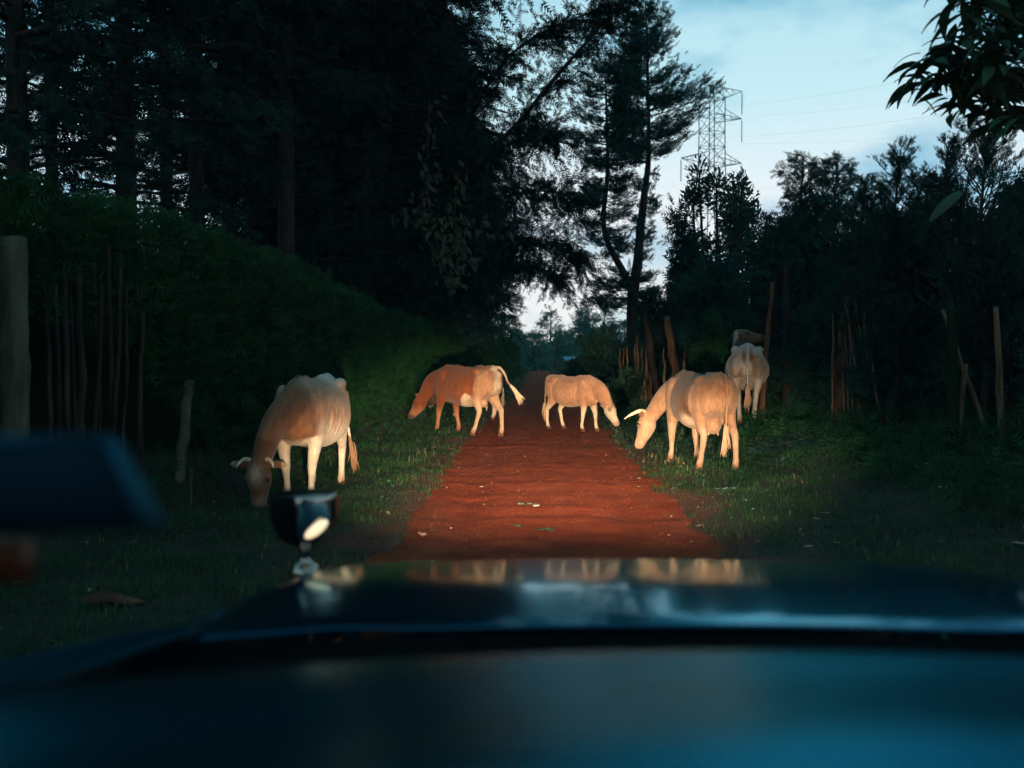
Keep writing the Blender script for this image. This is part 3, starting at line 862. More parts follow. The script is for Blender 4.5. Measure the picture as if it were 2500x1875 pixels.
# ------------------------------------------------------------------ left hedge, posts and forest
def make_hedge(name, lab, line, h, thick, seed, dens, sp, zlow=None, leaf='hedge_leaf', cat='hedge'):
    """clipped hedge along a polyline [(x, y, top)] ; foliage on front, top, ends plus a solid dark core that blocks light"""
    rng = np.random.RandomState(seed)
    Lp = np.array(line, float)
    seg = np.linalg.norm(np.diff(Lp[:, :2], axis=0), axis=1); cum = np.concatenate([[0], np.cumsum(seg)])
    Lt = cum[-1]
    root = empty(name, (Lp[0, 0], Lp[0, 1], 0), lab, cat)
    org = np.array([Lp[0, 0], Lp[0, 1], 0])
    n = int(Lt * (h + thick) * dens)
    u = rng.rand(n) * Lt
    def cl(u): return np.column_stack([np.interp(u, cum, Lp[:, k]) for k in range(3)])
    C = cl(u); T = unit(cl(np.minimum(u + .2, Lt)) - cl(np.maximum(u - .2, 0))); T[:, 2] = 0; T = unit(T)
    Nn = np.column_stack([T[:, 1], -T[:, 0], np.zeros(n)])                   # towards the road (+x)
    q = rng.rand(n) * (h + thick * .8)
    front = q < h
    top = C[:, 2]
    endf = np.minimum(u, Lt - u) / .8                                          # rounded ends
    rnd = np.sqrt(np.clip(1 - (1 - np.clip(endf, 0, 1)) ** 2, .02, 1))
    zl = np.zeros(n) if zlow is None else np.interp(u, zlow[0], zlow[1])
    zz = np.where(front, zl + (top - zl) * (q / h), top)
    sh = np.where(front, 0, -(q - h) / (thick * .8) * thick)
    rr = sm(.0, .25, top - zz)                                                  # shoulder rounding
    sh = sh - np.where(front, .09 * (1 - rr), 0) - (1 - rnd) * .6
    g = ground_z(C[:, 0], C[:, 1])
    P = C * np.array([1, 1, 0]) + Nn * sh[:, None]
    P[:, 2] = g + np.where(front, zz, top - .10 * ((sh / thick) ** 2)) * (1 - .15 * (1 - rnd))
    bump = .07 * nz(P, 1.1, seed) + .04 * nz(P, 3.2, seed + 1)
    P = P + Nn * bump[:, None] * front[:, None] + np.outer(bump * (~front), (0, 0, 1)) + rng.normal(size=(n, 3)) * .035
    out = np.where(front[:, None], Nn * .9 + np.array([0, 0, .35]), Nn * .2 + np.array([0, 0, 1.0]))
    V, F = scatter(*T_SM, P - org, out + rng.normal(size=(n, 3)) * .55, sp * rng.uniform(.6, 1.3, n), rng)
    link('foliage', mesh_tri('foliage', V, F), MATS[leaf], root)
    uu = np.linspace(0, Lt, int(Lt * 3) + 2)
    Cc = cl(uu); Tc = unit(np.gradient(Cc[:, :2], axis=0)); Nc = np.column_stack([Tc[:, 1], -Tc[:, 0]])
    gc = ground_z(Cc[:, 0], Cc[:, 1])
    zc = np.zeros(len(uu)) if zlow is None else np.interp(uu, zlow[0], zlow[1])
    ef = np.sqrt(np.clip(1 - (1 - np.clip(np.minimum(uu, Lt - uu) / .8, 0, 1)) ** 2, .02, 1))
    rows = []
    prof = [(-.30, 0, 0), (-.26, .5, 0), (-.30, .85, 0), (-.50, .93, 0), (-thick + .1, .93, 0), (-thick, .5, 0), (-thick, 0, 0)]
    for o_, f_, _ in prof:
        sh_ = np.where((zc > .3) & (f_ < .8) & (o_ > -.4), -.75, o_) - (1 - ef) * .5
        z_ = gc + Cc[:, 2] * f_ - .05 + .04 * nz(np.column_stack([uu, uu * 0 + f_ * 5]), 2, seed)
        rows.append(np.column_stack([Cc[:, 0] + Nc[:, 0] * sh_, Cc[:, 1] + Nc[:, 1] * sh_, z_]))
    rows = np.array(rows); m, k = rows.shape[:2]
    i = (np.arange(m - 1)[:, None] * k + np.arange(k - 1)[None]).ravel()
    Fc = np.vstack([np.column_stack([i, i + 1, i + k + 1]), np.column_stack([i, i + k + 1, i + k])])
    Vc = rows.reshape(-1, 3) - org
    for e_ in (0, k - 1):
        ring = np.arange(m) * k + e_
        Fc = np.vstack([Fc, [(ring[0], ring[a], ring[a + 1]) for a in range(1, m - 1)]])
    link('twigs', mesh_tri('twigs', Vc, Fc), MATS['hedge_core'], root)  # solid dark filling added inside the foliage to block light
    return root

make_hedge('hedge', 'tall dark clipped hedge running along the left side behind the cattle',
           [(float(hedge_x(q)), q, h_) for q, h_ in ((3.5, 2.45), (6, 2.45), (8, 2.45), (10, 2.40), (12.3, 2.25), (15, 2.10), (18.7, 1.90), (22, 1.75), (25, 1.72), (28.3, 1.75))],
           2.3, 1.3, 11, 340, .16, zlow=([0, 5.2, 7.6, 40], [1.45, 1.35, .0, 0]))
make_hedge('hedge', 'bright green lower hedge further down the left side of the road',
           [(-1.65, 36, 1.75), (-1.30, 44, 1.8), (-.85, 56, 1.8), (-.60, 66, 1.7)], 1.8, 1.2, 12, 90, .26)

# poles of the fence under the hedge
pf = empty('pole_fence', (-4.3, 9.5, gz(-4.3, 9.5)), 'row of rough vertical poles beneath the hedge at far left', 'fence')
org = np.array(pf.location)
for k, (px0, py0, px1, py1, d, r) in enumerate([
        (100, 660, 112, 1120, 8.5, .022), (150, 640, 152, 1120, 8.9, .030), (188, 665, 182, 1120, 9.1, .045), (245, 690, 205, 1120, 9.4, .022),
        (262, 600, 258, 1110, 9.6, .026), (292, 650, 255, 1115, 9.7, .024), (305, 700, 284, 1115, 9.9, .022), (345, 760, 318, 1120, 10.2, .026),
        (70 + 60, 690, 128, 1120, 8.7, .02), (226, 640, 232, 1110, 9.3, .024), (330, 690, 338, 1115, 10.4, .018), (165, 700, 172, 1110, 9.2, .02)]):
    d = 8.15 + (px1 - 100) / 238 * 1.15
    a, b = np.array(at(px1, py1, d)), np.array(at(px0, py0, d + .1))
    a[2] = gz(a[0], a[1]) - .1
    post(None, np.array([a, (a + b) / 2 + np.array([.02, 0, 0]), b]) - org, r, r * .75, 60 + k, 'pole', MATS['bark'], pf)
p0 = at(22, 1060, 7.9); p0.z = gz(p0.x, p0.y) - .1
g = post(None, [(0, 0, -.1), (0, 0, 1.0), (.0, 0, 2.02)], .125, .118, 81, 'gate_post', MATS['pale_post'], n=12, rough=.012, wob=.03)
g.location = (p0.x, p0.y, gz(p0.x, p0.y)); tag(g, 'thick pale grey wooden post at the left edge of the picture', 'post')
p0 = at(427, 1110, 9.7)
g = post(None, [(0, 0, -.15), (.05, 0, .4), (.10, 0, .80), (.13, 0, .95)], .058, .045, 82, 'leaning_post', MATS['pale_post'], n=10)
g.location = (p0.x, 9.7, gz(p0.x, 9.7)); tag(g, 'pale leaning post in dark grass left of the nearest cow', 'post')
g = post(None, [(0, 0, -.1), (0, 0, .2), (.01, 0, .34)], .014, .012, 83, 'short_stake', MATS['pale_post'], n=6)
p0 = at(459, 1170, 9.4); g.location = (p0.x, 9.4, gz(p0.x, 9.4)); tag(g, 'thin short stake in the grass right of the leaning post', 'stake')

# tall forest trees behind the hedge: four crowns, each tree a thing of its own
def prof_tall(u): return (.55 + .45 * math.sin(min(u * 2.2, 1.57))) * (1 - u ** 3) + .05
PA = make_conifer('cypress_tree', 17, 3.0, 3.4, 150, 101, slope=.05, curl=-.25, sp=.55, dens=12, prof=prof_tall, tr=.21, loc=(-7.1, 17.5, .3),
                  lab='tall dark tree with bare lower trunk behind the hedge, leftmost but one')
PB = make_conifer('cypress_tree', 18, 4.6, 3.0, 140, 102, slope=.10, curl=-.30, sp=.5, dens=13, prof=prof_tall, tr=.17, tmpl=T_F5, loc=(-8.2, 22.5, .3),
                  lab='thin dark tree standing second from left among the forest trunks')
PC = make_conifer('cypress_tree', 16, 1.6, 3.6, 210, 103, slope=.0, curl=-.30, sp=.62, dens=12, prof=prof_tall, tr=.20, loc=(-5.0, 29, .3),
                  lab='dense dark tree with drooping boughs behind the hedge corner')
PD = make_conifer('cypress_tree', 19, 6.2, 2.8, 115, 104, slope=.15, curl=-.28, sp=.5, dens=14, prof=prof_tall, tr=.19, bark='bark', loc=(-4.95, 20.3, .3),
                  lab='tall tree with straight brown trunk behind the hedge above the tan cow')
GF = 'forest trees on the left'
for o in (PA, PB, PC, PD): o['group'] = GF
def place(proto, px, d, sc, rz, lab):
    x = (px - VPX) / F_PX * d
    dup(proto, (x, d, gz(x, d) - .05), rz, sc, lab, GF)
place(PA, 40, 15.5, .95, 1.3, 'leftmost dark forest tree, at the left edge of the picture')
place(PB, 485, 19.5, 1.0, 2.2, 'dark trunk among sky gaps, left of the tall brown trunk')
place(PB, 560, 27, 1.1, 4.0, 'dark forest tree set back between two nearer trunks')
place(PD, 130, 25, 1.0, 2.4, 'tall high-crowned tree behind the leftmost forest trees')
place(PC, 640, 33, 1.1, 0.6, 'dense dark tree in the back row behind the brown trunk')
place(PA, 800, 25, 1.0, 4.6, 'dark forest tree just right of the tall brown trunk')
place(PC, 900, 24.5, .95, 2.6, 'dense black tree above the middle of the clipped hedge')
place(PC, 860, 36, 1.15, 3.9, 'dense tree in the second row above the middle of the hedge')
place(PC, 980, 31, 1.1, 1.9, 'dense dark tree above the red-brown cow')
place(PC, 1010, 42, 1.1, .2, 'dense dark tree in second row above the red-brown cow')
place(PC, 1080, 46, 1.0, 5.6, 'dark tree near the rounded end of the tall hedge')
place(PC, 1130, 56, .95, 3.0, 'dark tree above the gap between the two hedges')
place(PC, 1165, 68, .9, 4.4, 'farthest dark tree of the left row, above the low hedge')
place(PC, 720, 46, 1.2, 1.0, 'dense dark tree deep in the forest, third row')

# the big tree that reaches over the road, with its long limb
ext = []
for pts, r, m, spr, ss in [
        ([(1120, 430, 23), (1250, 320, 22.5), (1345, 208, 22), (1440, 100, 22), (1500, 30, 22), (1560, -60, 22)], .07, 714, .42, .42),
        ([(1150, 250, 23), (1260, 130, 22.5), (1390, 60, 22.5), (1560, 10, 22.5)], .05, 884, .36, .42),
        ([(1110, 520, 24), (1230, 480, 23.5), (1350, 470, 23.5), (1420, 500, 23.5)], .05, 714, .45, .46),
        ([(1080, 470, 24), (1200, 380, 24), (1300, 330, 24), (1370, 330, 24)], .05, 782, .48, .46),
        ([(1100, 600, 26), (1250, 580, 26), (1360, 600, 26), (1430, 640, 26)], .05, 884, .45, .46),
        ([(1050, 60, 22), (1200, -150, 19), (1350, -260, 17), (1450, -330, 16)], .07, 700, .55, .60),  # this and the next two: unseen limbs overhead, added to darken dashboard and road
        ([(1000, -40, 22), (1150, -260, 18), (1250, -420, 15), (1330, -500, 13)], .07, 800, .60, .65),
        ([(1100, -100, 24), (1280, -200, 22), (1420, -250, 21), (1560, -280, 20)], .06, 700, .55, .60),
        ([(1100, 640, 28), (1230, 640, 28), (1330, 660, 28), (1390, 690, 28)], .04, 714, .42, .42)]:
    base = np.array([-3.9, 25.5, gz(-3.9, 25.5)])
    P = [np.array(at(*q)) - base for q in pts]
    s0 = np.array([0, 0, P[0][2] * .92])
    ext.append(([s0] + P, r, m, spr, ss))
make_conifer('leaning_tree', 17, 2.2, 3.4, 230, 111, slope=.02, curl=-.28, sp=.55, dens=12, prof=prof_tall, tr=.26, loc=(-3.9, 25.5, gz(-3.9, 25.5)),
             lab='large dark tree whose feathery limbs reach out over the road', extra=ext, tmpl=T_F5, per=4)
# creeper with broad leaves hanging in front of it
vine = empty('hanging_creeper', at(1090, 690, 21), 'creeper with broad yellow-green leaves hanging from the dark trees, centre left', 'creeper')
vo = np.array(vine.location); rng = np.random.RandomState(5); vb = MB(); Ps = []
for (a, b, c, d, e_, f_, m) in [(1050, 250, 1045, 480, 1080, 640, 90), (1120, 420, 1110, 560, 1135, 660, 80), (1040, 470, 1010, 540, 975, 520, 30), (1110, 540, 1160, 560, 1205, 562, 24), (1060, 600, 1090, 670, 1120, 690, 40)]:
    P = catmull(np.array([at(a, b, 21), at(c, d, 21), at(e_, f_, 20.8)]) - vo, 8)
    limb_tube(vb, P[::2], .022, .010, 5, 1)
    i0 = (rng.rand(m) ** .7 * (len(P) - 1)).astype(int)
    Ps.append(P[i0] + rng.normal(size=(m, 3)) * .13)
P = np.vstack(Ps)
V, F = scatter(*T_LEAF, P, rng.normal(size=(len(P), 3)) * .5 + np.array([.25, -.3, -.8]), rng.uniform(.13, .26, len(P)), rng, up=(0, -1, .4))
vb.build('stem', MATS['bark'], vine, True)
link('foliage', mesh_tri('foliage', V, F), MATS['vine_leaf'], vine)

# ------------------------------------------------------------------ right side: twin cypress, shrubs, stakes
tw = np.array(at(1542, 800, 35)); tw[2] = gz(tw[0], tw[1])
def rel(px, py, d=35.0): return np.array(at(px, py, d)) - tw
twin = empty('twin_cypress', tw, 'tall twin-stemmed cypress against the sky right of the road', 'tree')
tb = MB(); rng = np.random.RandomState(121); Ps, Xs, Ss = [], [], []
stem1 = catmull(np.array([rel(1543, 840), rel(1545, 720), rel(1556, 640), rel(1562, 560), rel(1573, 460), rel(1581, 380), rel(1578, 200), rel(1572, 28)]), 6)
stem2 = catmull(np.array([rel(1538, 700), rel(1515, 655), rel(1485, 600), rel(1472, 540), rel(1480, 450), rel(1482, 380), rel(1478, 260), rel(1474, 165)]), 6)
tb.add(*tube(stem1, np.concatenate([np.linspace(.23, .14, 20), np.linspace(.14, .02, len(stem1) - 20)]), side=(0, 1, 0), n=9, sub=1))
tb.add(*tube(stem2, np.linspace(.14, .02, len(stem2)), side=(0, 1, 0), n=8, sub=1))
def plume(base, tip, n, sz, sprd=.11, droop=.35):
    n = int(n * 2.0); sz = sz * .62
    path = catmull(np.array([base, base * .5 + tip * .5 - np.array([0, 0, droop * .35]), tip]), 6)
    limb_tube(tb, path[::3], .022, .006, 4, 1)
    i0 = np.minimum((rng.uniform(.12, 1, n) * (len(path) - 1)).astype(int), len(path) - 2)
    T = unit(path[i0 + 1] - path[i0])
    Ps.append(path[i0] + rng.normal(size=(n, 3)) * np.array([sprd, sprd * 1.6, sprd * .7]))
    Xs.append(T * 1.2 + rng.normal(size=(n, 3)) * .38 + np.array([0, 0, .22])); Ss.append(sz * rng.uniform(.55, 1.1, n))
def crown(stem, ylo, yhi, wl, wr, nb, lift):
    """plumes on both sides; wl / wr give the half-widths in metres down the crown"""
    for i in range(nb):
        u = (i + rng.rand()) / nb
        py = yhi + (ylo - yhi) * u
        z = 1.5 - (py - HORIZON) / F_PX * 35 - tw[2]
        b = np.array([np.interp(z, stem[:, 2], stem[:, k]) for k in range(2)] + [z])
        right = rng.rand() < .5
        Lb = np.interp(u, np.linspace(0, 1, len(wr)), wr if right else wl) * rng.uniform(.55, 1.12)
        a = rng.normal() * .75
        d = np.array([math.cos(a) * (1 if right else -1), math.sin(a), lift * rng.uniform(.5, 1.4)])
        plume(b, b + d * Lb, int(9 + 15 * Lb), .52)
crown(stem1, 405, 32, [.25, .8, 1.1, 1.5, 1.3, 1.3, .9], [.25, .75, 1.3, 1.6, 2.3, 1.5, 1.2], 118, .42)
for py, L_ in [(150, 1.1), (205, 2.2), (215, 2.45), (232, 2.45), (250, 2.2), (275, 1.9), (330, 1.5)]:
    z = 1.5 - (py - HORIZON + 60) / F_PX * 35 - tw[2]
    b = np.array([np.interp(z, stem1[:, 2], stem1[:, k]) for k in range(2)] + [z])
    plume(b, b + np.array([L_, rng.normal() * .4, .9]), int(14 * L_) + 8, .55, .18)
crown(stem2, 420, 165, [.3, 1.0, 1.5, 1.6, 1.6], [.3, .9, 1.2, 1.2, 1.0], 66, .32)
crown(stem2, 620, 430, [1.5, 1.3, 1.0, .5], [1.2, 1.1, 1.1, .5], 40, -.05)
crown(stem1, 640, 420, [.7, .5, .3, .3], [1.0, .45, .55, .3], 22, -.15)
crown(stem1, 770, 665, [1.3, 1.6, 1.5], [.8, .9, 1.0], 26, .10)
crown(stem2, 500, 300, [.9, .9, .9], [.9, .9, .9], 26, .0)
V, F = scatter(*T_F5, np.vstack(Ps), np.vstack(Xs), np.concatenate(Ss), rng)
tb.build('trunk', MATS['bark'], twin, True)
link('crown', mesh_tri('crown', V, F), MATS['shrub_leaf'], twin)

def bush_px(name, px, d, lab, wpx, ytop, n, seed, z0=.2, **k):
    x = (px - VPX) / F_PX * d
    g_ = gz(x, d)
    h = 1.5 + (HORIZON - ytop) / F_PX * d - g_
    rx = wpx / F_PX * d / 2
    return make_bush(name, (x, d, g_), rx, k.pop('ry', rx), h, z0, n, seed, lab, **k)

bush_px('broadleaf_tree', 1762, 27, 'open leafy tree with sky showing through, in front of the pylon', 250, 385, 9500, 201, z0=2.0, tmpl=T_LEAF, sp=.165, leaf='broad_leaf', lumps=20, cat='tree', lumpr=.36, fill=.38, taper=.25)
bush_px('cypress_sapling', 1655, 26, 'feathery young cypress at the left of the open leafy tree', 120, 470, 1300, 202, z0=.6, sp=.34, lumps=9)
bush_px('cypress_shrub', 1740, 23, 'dark cypress thicket below the open leafy tree', 330, 628, 3600, 203, z0=.3, sp=.36, lumps=12)
bush_px('cypress_shrub', 1600, 30, 'dark shrub at the foot of the twin cypress', 190, 690, 1800, 204, z0=.2, sp=.36, lumps=9)
make_conifer('cypress_sapling', 5.0, .8, 1.35, 70, 205, slope=.35, curl=.05, sp=.30, dens=30, loc=(5.46, 20.0, gz(5.46, 20)), tr=.06, leaf='shrub_leaf',
             lab='pointed young cypress with thin leader behind the white cow')
make_conifer('cypress_sapling', 4.8, .6, 1.55, 84, 206, slope=.35, curl=.10, sp=.30, dens=30, loc=(6.10, 19.9, gz(6.1, 19.9)), tr=.06, leaf='shrub_leaf',
             lab='bushy young cypress right of the pointed one')
bush_px('cypress_shrub', 1965, 20, 'dark cypress shrub above the leaning stakes', 330, 500, 5200, 207, z0=.9, sp=.34, lumps=12)
for k, (px, ytop, d, lab) in enumerate([(2098, 455, 15.5, 'thin wispy sapling left of the gap in the right hedge line'), (2180, 385, 14.5, 'tall wispy sapling with bare twig tips on the right'),
                                   (2295, 372, 14.0, 'fine-leaved sapling beneath the large-leaved tree'), (2390, 335, 13.2, 'fine-leaved dark sapling at the right edge')]):
    x = (px - VPX) / F_PX * d; g_ = gz(x, d); H = 1.5 + (HORIZON - ytop) / F_PX * d - g_
    make_conifer('wispy_sapling', H, .8, .85 + .12 * k, 75, 210 + k, slope=.75, curl=.05, sp=.22, dens=30, loc=(x, d, g_), tr=.04, tmpl=T_F5, leaf='shrub_leaf', lab=lab, hang=-.15, ragged=.5)
bush_px('cypress_shrub', 2110, 17.5, 'dark shrub behind the leaning stakes, right of centre', 330, 505, 5000, 221, z0=.4, sp=.30, lumps=11)
bush_px('cypress_shrub', 2280, 15.0, 'dark shrub beneath the fine-leaved sapling', 350, 450, 5200, 222, z0=.2, sp=.28, lumps=11)
bush_px('cypress_shrub', 2450, 13.8, 'black shrub at the right edge behind the posts', 400, 400, 5600, 223, z0=.1, sp=.26, lumps=12)
bush_px('cypress_shrub', 1900, 21, 'dark shrub in the gap behind the white cow', 260, 560, 2600, 224, z0=.1, sp=.34, lumps=10)
bush_px('cypress_shrub', 2020, 20.5, 'dark shrub filling behind the stakes', 330, 600, 2600, 225, z0=.0, sp=.34, lumps=10)
bush_px('cypress_shrub', 2650, 10.5, 'black shrub cut off by the right edge of the picture', 420, 420, 2600, 226, z0=.0, sp=.26, lumps=10)
bush_px('cypress_sapling', 1742, 18.5, 'fresh green cypress sapling left of the white cow', 110, 762, 520, 227, z0=.5, sp=.30, lumps=7, leaf='hedge_leaf')
bush_px('thicket', 1470, 42, 'brownish roadside thicket behind the young cow', 190, 800, 1900, 228, z0=.0, sp=.34, tmpl=T_LEAF, leaf='broad_leaf', lumps=11)
bush_px('thicket', 1560, 33, 'dark undergrowth between the thicket and the stump', 170, 800, 1600, 229, z0=.0, sp=.34, lumps=9)
bush_px('thicket', 1660, 27, 'dark undergrowth around the split stump', 260, 790, 2200, 230, z0=.0, sp=.30, lumps=10)
bush_px('thicket', 1545, 27, 'low dark weeds at the right road edge behind the young cow', 150, 905, 1100, 231, z0=.0, sp=.26, lumps=8, tmpl=T_LEAF, leaf='broad_leaf')

bush_px('cypress_shrub', 2200, 26, 'dark shrub closing the gap low behind the right saplings', 330, 740, 1800, 232, z0=.0, sp=.36, lumps=10)
bush_px('cypress_shrub', 2010, 28, 'dark shrub low in the back row behind the stakes', 330, 740, 1800, 233, z0=.0, sp=.36, lumps=10)
# large-leaved tree at the top right corner
blt = empty('large_leaved_tree', (4.75, 7.2, gz(4.75, 7.2)), 'tree with long drooping leaves in the top right corner', 'tree')
bo = np.array(blt.location); rng = np.random.RandomState(31); tb = MB(); Ps, Xs = [], []
trk = [np.array([0, 0, -.2]), np.array([-.05, .05, 1.8]), np.array([-.25, 0, 3.2]), np.array([-.5, 0, 4.6]), np.array([-.7, 0, 6.0])]
tb.add(*tube(trk, [.13, .11, .09, .07, .03], side=(1, 0, 0), n=9, sub=4))
clusters = [(2262, 170), (2235, 205), (2300, 200), (2320, 120), (2370, 60), (2345, 10), (2330, 250), (2380, 230), (2420, 170), (2450, 90), (2420, 30), (2480, 240), (2470, 160),
            (2400, 290), (2450, 300), (2360, 160), (2500, 60), (2540, 150), (2520, 280), (2400, 110), (2440, 230), (2490, 20), (2380, -40), (2460, -60), (2300, -50), (2560, 40), (2350, 200), (2410, 200), (2500, 200), (2290, 150)]
for k, (px, py) in enumerate(clusters):
    d = 6.7 + .5 * rng.normal() * (.4 if px < 2330 else 1)
    c = np.array(at(px, py, d)) - bo
    zz = min(max(c[2] - .5, 1.8), 5.8); b = np.array([np.interp(zz, [q[2] for q in trk], [q[j] for q in trk]) for j in range(3)])
    limb_tube(tb, [b, b * .45 + c * .55 + np.array([0, 0, .12]), c], .022, .007, 5, 3)
    n = 15 if px < 2330 else 20
    a = rng.uniform(0, 6.283, n)
    Ps.append(c + rng.normal(size=(n, 3)) * .045); Xs.append(np.column_stack([np.cos(a), np.sin(a) * .8, rng.uniform(-.35, .35, n)]))
P, Xv = np.vstack(Ps), np.vstack(Xs)
V, F = scatter(*T_BIG, P, Xv, rng.uniform(.19, .30, len(P)), rng, up=(0, 0, 1))
tb.build('trunk', MATS['bark'], blt, True)
link('crown', mesh_tri('crown', V, F), MATS['broad_leaf'], blt)
# the single broad leaf of a banana plant that catches the light
ban = empty('banana_plant', (5.1, 12.0, gz(5.1, 12.0)), 'banana plant showing one broad pale leaf among the dark shrubs at right', 'plant')
bb = MB(); bo = np.array(ban.location)
bb.add(*tube([(0, 0, -.1), (0, 0, 1.0), (-.05, 0, 1.8)], [.09, .07, .04], side=(1, 0, 0), n=8, sub=3)); bb.build('stem', MATS['hedge_core'], ban, True)
for (pa, pb, w) in [((2335, 468), (2258, 538), .060)]:
    a, b = np.array(at(*pa, 11.6)) - bo, np.array(at(*pb, 11.5)) - bo
    st_ = np.array([0, 0, 1.75])
    V, F = [], []
    for i in range(9):
        t = i / 8; c = a * (1 - t) + b * t - np.array([0, 0, .03 * (2 * t - 1) ** 2]); ww = w * math.sin(math.pi * (.08 + .90 * t)) ** .6
        sdv = unit(np.cross(b - a, (.0, 1, .0)))
        V += [c + sdv * ww, c + np.array([0, -.015, 0]), c - sdv * ww]
    for i in range(8):
        q = i * 3; F += [(q, q + 1, q + 4), (q, q + 4, q + 3), (q + 1, q + 2, q + 5), (q + 1, q + 5, q + 4)]
    lo = link('leaf', mesh_tri('leaf', np.array(V), np.array(F), True), MATS['broad_leaf'], ban)
    sb = MB(); sb.add(*tube([st_, st_ * .5 + a * .5 + np.array([0, 0, .1]), a], [.02, .016, .012], side=(1, 0, 0), n=5, sub=3)); sb.build('leaf_stalk', MATS['hedge_core'], ban, True)

# stakes, posts and stumps of the right-hand fence
def stake_px(name, p0, p1, d, r, lab, seed, m='post_wood', parent=None, cat='post', dd=0.0, mid=None):
    a, b = np.array(at(*p0, d)), np.array(at(*p1, d + dd))
    a[2] = min(a[2], gz(a[0], a[1])) - .12
    P = np.array([a, (a + b) / 2 + (0 if mid is None else np.array(mid)), b])
    if parent is None:
        base = np.array([a[0], a[1], a[2] + .12])
        o = post(None, P - base, r, r * .7, seed, name, MATS[m]); o.location = base
        return tag(o, lab, cat)
    return post(None, P - np.array(parent.location), r * .82, r * .5, seed, name, MATS[m], parent, rough=.16, wob=.30)
sf = empty('stake_fence', (at(2090, 1000, 15).x, 15, gz(5.0, 15)), 'cluster of thin leaning stakes right of the white cow', 'fence')
for k, (a, b, c, e_, d, r) in enumerate([(2032, 985, 2028, 765, 15.6, .028), (2058, 960, 2055, 850, 15.6, .022), (2072, 975, 2060, 790, 15.5, .020), (2082, 970, 2066, 770, 15.4, .024),
        (2098, 960, 2072, 780, 15.5, .024), (2112, 965, 2058, 740, 15.3, .030), (2124, 965, 2082, 730, 15.2, .026), (2130, 1000, 2105, 760, 15.0, .032), (2156, 1030, 2120, 850, 14.6, .026), (2162, 1065, 2164, 975, 14.2, .024),
        (2045, 930, 2140, 840, 15.8, .014), (2139, 900, 2132, 860, 15.2, .02), (2153, 910, 2150, 875, 15.2, .02)]):
    stake_px('stake', (a, b), (c, e_), d, r, None, 300 + k, 'post_wood', sf)
stake_px('tree_trunk', (2042, 975), (2060, 660), 16.2, .085, 'forked dark trunk among the leaning stakes', 320, 'bark_warm', cat='tree trunk')
stake_px('fence_post', (2326, 1108), (2350, 888), 12.0, .042, 'short sturdy post standing alone right of the leaning stakes', 321)
stake_px('fence_post', (2447, 1128), (2420, 750), 11.8, .048, 'tall thin pole nearest the right edge of the picture', 322)
stake_px('leaning_pole', (2425, 1015), (2292, 757), 12.1, .032, 'pole leaning to the left across the right-hand posts', 323, dd=.2)
stake_px('tree_trunk', (1856, 1000), (1882, 690), 17.2, .058, 'slim reddish trunk directly right of the white cow', 324, 'bark_warm', cat='tree trunk')
stake_px('tree_trunk', (1916, 965), (1912, 650), 17.6, .082, 'rough trunk with pale scar right of the white cow', 325, 'bark', cat='tree trunk', mid=(.03, 0, 0))
stake_px('fence_post', (1938, 930), (1936, 860), 18.0, .04, 'short dark post right of the scarred trunk', 326)
stake_px('split_stump', (1648, 935), (1626, 772), 21.5, .115, 'tall split tree stump between the cream cow and the twin cypress', 327, 'bark_warm', cat='stump', mid=(.06, 0, 0))
stake_px('dead_trunk', (1612, 900), (1570, 745), 24, .10, 'broken grey trunk leaning left behind the split stump', 328, 'bark', cat='stump')
stake_px('sapling_trunk', (1745, 925), (1738, 850), 18.8, .05, 'small cut trunk under the green sapling', 329, 'bark_warm', cat='tree trunk')
for o_ in [q for q in bpy.data.objects if q.name.startswith(('tree_trunk', 'split_stump', 'dead_trunk'))]:
    rng = np.random.RandomState(len(o_.name) + int(o_.location.x * 100))
    co = np.array([v.co for v in o_.data.vertices]); zmax = co[:, 2].max()
    for k in range(7):
        z = zmax * rng.uniform(.25, 1.0); c0 = co[np.abs(co[:, 2] - z) < .12 + zmax * .06].mean(0)
        a = rng.uniform(0, 6.283); L_ = rng.uniform(.25, .75); dv = np.array([math.cos(a), math.sin(a) * .6, rng.uniform(-.1, .8)])
        tm = MB(); P = [c0, c0 + dv * L_ * .5 + rng.normal(size=3) * .03, c0 + dv * L_ + rng.normal(size=3) * .06 + np.array([0, 0, .05])]
        tm.add(*tube(P, [.020, .012, .003], side=(.3, .2, 1), n=5, sub=3)); tm.build('branch', MATS['bark'], o_, True)
f2 = empty('stake_fence', (at(1580, 920, 26).x, 26, gz(3.1, 26)), 'upright stakes behind the young cow at the right road edge', 'fence')
for k, (px, y0, y1, d) in enumerate([(1562, 925, 815, 26.5), (1568, 928, 850, 26.3), (1575, 928, 830, 26), (1584, 926, 830, 25.8), (1590, 930, 850, 25.5), (1548, 915, 840, 28), (1536, 912, 845, 29), (1524, 908, 850, 30), (1511, 906, 850, 31), (1603, 930, 860, 25), (1622, 935, 850, 24), (1668, 935, 860, 21.5), (1676, 940, 880, 21)]):
    stake_px('stake', (px, y0), (px - 2 + 5 * ((k * 7) % 3 - 1), y1), d, .035 + .01 * (k % 3), None, 340 + k, 'bark_warm' if k % 2 else 'post_wood', f2)
f3 = empty('paling_fence', (at(1370, 910, 70).x, 70, gz(2.5, 70)), 'distant grey paling fence at the bend of the road', 'fence')
for k in range(13):
    stake_px('paling', (1342 + k * 5, 912), (1342 + k * 5 + (k % 3) - 1, 882 - 2 * (k % 4)), 74 - k * .8, .05, None, 360 + k, 'pale_post', f3)
